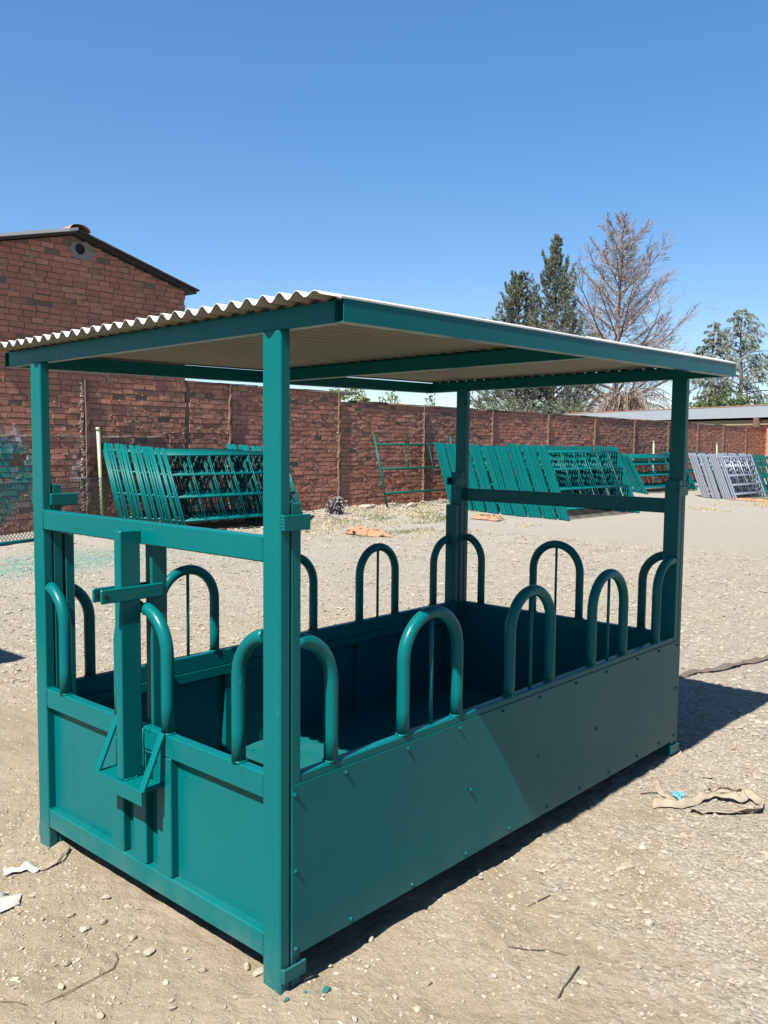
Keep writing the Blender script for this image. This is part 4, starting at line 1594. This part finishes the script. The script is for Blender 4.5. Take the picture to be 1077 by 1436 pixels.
def crumple(name, loc, size, amp, mat, label, cat, seed, nn=14, curl=0):
    vs = []; fs = []
    for i in range(nn):
        for j in range(nn):
            a, c = i / (nn - 1) - .5, j / (nn - 1) - .5
            h = vnoise(i * .9 + seed, j * .9, seed) * amp + vnoise(i * .35 + seed, j * .35, seed + 1) * amp
            ed = max(0, 1 - 2 * max(abs(a), abs(c)))
            jx, jy = (vnoise(i * .6, j * .6, seed + 2) - .5) * .35, (vnoise(i * .6 + 9, j * .6, seed + 3) - .5) * .35
            xx, yy = (a + jx) * size[0], (c + jy) * size[1]
            gz_ = gh(loc[0] + xx, loc[1] + yy)
            vs.append((xx, yy, gz_ + .004 + float(h) * (min(1, ed * 3 + .15) if not curl else 1)))
    for i in range(nn - 1):
        for j in range(nn - 1):
            fs.append((i * nn + j, (i + 1) * nn + j, (i + 1) * nn + j + 1, i * nn + j + 1))
    n0 = len(vs)
    vs2 = vs + [(x_, y_, z_ + .002) for x_, y_, z_ in vs]
    fs2 = [tuple(reversed(q)) for q in fs] + [tuple(k + n0 for k in q) for q in fs]
    b = MB(); b.add(vs2, fs2, True)
    o = b.build(name, mat); o.location = (loc[0], loc[1], 0)
    if len(loc) > 2: o.rotation_euler = (0, 0, loc[2])
    return tag(o, label, cat)


crumple('blue_scrap', (2.40, -.265), (.055, .05), .022, M_BLUE, 'crumpled light blue plastic scrap beside the beige strap', 'scrap', 3, 8, 1)
crumple('white_sheet_scrap', (-.36, 1.20), (.16, .13), .012, M_PAPER, 'flat white plastic sheet scrap left of the feeder', 'scrap', 5, 8)
crumple('orange_netting', (10.55, 9.5), (.30, 1.05), .09, M_ORANGE, 'crumpled orange netting on dry grass in mid yard', 'netting', 7)
crumple('orange_netting', (15.2, 9.95), (.35, .7), .09, M_ORANGE, 'crumpled orange netting at the foot of the longest hurdle stack', 'netting', 9)
crumple('orange_netting', (27.6, 7.7), (.25, 2.6), .05, M_ORANGE, 'orange netting strewn before the galvanised hurdles', 'netting', 13)
# paint drips on the soil by the corner post
for (x, y, rad, lab) in ((.134, -.075, .016, 'hardened teal paint lump on the dirt by the corner post'), (-.005, -.035, .010, 'small teal paint drop touching the corner post foot'), (.062, -.05, .007, 'tiny teal paint speck between drop and paint lump')):
    o = link('paint_lump', npmesh('paint_lump', *hull_template(90 + int(rad * 1000), 24), M_TEAL), None, (x, y, gh(x, y) + rad * .3))
    o.scale = (rad * 1.2, rad, rad * .8); tag(o, lab, 'paint lump')


def wire(name, pts, rad, mat, label, cat):
    P = [Vector((x_, y_, gh(x_, y_) + rad * .8 + z_)) for x_, y_, z_ in pts]
    b = MB(); b.tube(P, rad, 5)
    return tag(b.build(name, mat), label, cat)


wire('wire', [(-0.628, 0.648, 0), (-0.598, 0.61, 0.002), (-0.578, 0.567, 0.0), (-0.57, 0.54, 0.002)], 0.0018, M_TWIG, 'short grey wire bit lying on the near dirt', 'wire')
wire('wire', [(-0.538, 0.515, 0), (-0.474, 0.51, 0.003), (-0.403, 0.514, 0.002), (-0.335, 0.506, 0.004), (-0.281, 0.52, 0.002), (-0.239, 0.56, 0.003), (-0.219, 0.605, 0)], 0.0016, M_TWIG, 'long thin curved wire lying on the near dirt', 'wire')
wire('twig', [(0.799, -0.617, 0.006), (0.725, -0.631, 0.004), (0.646, -0.645, 0.003), (0.582, -0.661, 0)], 0.003, M_TWIG, 'dark straight twig lying on gravel, thickest of the twigs', 'twig')
wire('twig', [(1.03, -0.266, 0), (1.092, -0.277, 0.004), (1.155, -0.289, 0.002)], 0.0022, M_TWIG, 'short thin twig on the dirt beside the feeder shadow', 'twig')
wire('twig', [(0.731, -0.375, 0), (0.773, -0.436, 0.003), (0.81, -0.483, 0.004), (0.826, -0.554, 0)], 0.0018, M_TWIG, 'long hair-thin twig lying on the dirt near the gravel', 'twig')
wire('twig', [(2.31, -0.108, 0.002), (2.332, -0.144, 0.008), (2.377, -0.17, 0.004)], 0.003, M_TWIG, 'small bent twig beside the beige webbing end', 'twig')

# ---- grass and weeds by the wall
def grass(name, patches, n, h, mat, seed, label):
    rg = np.random.RandomState(seed)
    C = []
    for (x0, x1, y0, y1) in patches:
        C.append(np.stack([rg.uniform(x0, x1, n), rg.uniform(y0, y1, n)], 1))
    C = np.concatenate(C)
    C = C[vnoise(C[:, 0] * 1.1, C[:, 1] * 1.1, seed) > .48]
    k = len(C)
    Z = ground_h(C[:, 0], C[:, 1])
    hh_ = h * rg.uniform(.3, 1.2, k)
    a = rg.uniform(0, 6.28, k); ln = rg.uniform(.1, .9, k) * hh_
    w_ = .010
    bx, by = np.cos(a + 1.57) * w_, np.sin(a + 1.57) * w_
    V = np.stack([np.stack([C[:, 0] - bx, C[:, 1] - by, Z - .01], 1), np.stack([C[:, 0] + bx, C[:, 1] + by, Z - .01], 1),
                  np.stack([C[:, 0] + np.cos(a) * ln, C[:, 1] + np.sin(a) * ln, Z + hh_], 1)], 1).reshape(-1, 3)
    tag(link(name, npmesh(name, V, np.arange(3 * k).reshape(k, 3), mat)), label, None, None, 'stuff')


M_STRAW = leaf_mat('straw', [(.45, .36, .16), (.55, .45, .22), (.60, .51, .30)], .2)
M_DRYW = leaf_mat('dry_weed', [(.34, .32, .29), (.42, .40, .36), (.27, .25, .22)], .1)
M_WEED = leaf_mat('weeds', [(.10, .15, .05), (.16, .20, .07), (.22, .24, .10)], .2)
grass('dry_grass', [(9.5, 15, 8.2, 11.8), (22, 30, 6.8, 8.6), (11, 17, 11.5, 13.4)], 4200, .05, M_STRAW, 51, 'dry yellow straw and grass in front of the wall')
grass('green_weeds', [(10.0, 12.4, 9.2, 12.5), (13, 15.5, 10.2, 12.4), (26, 31, 7.4, 9)], 1500, .07, M_WEED, 53, 'low green weeds in front of the wall')
bush('dry_weed', 'grey dry tumbleweed at the wall foot beside the feeder corner post', (13.0, 12.75, .1), [(0, 0, .18, .30, .28, .22)], 380, .07, M_DRYW, 61, cat='weed')
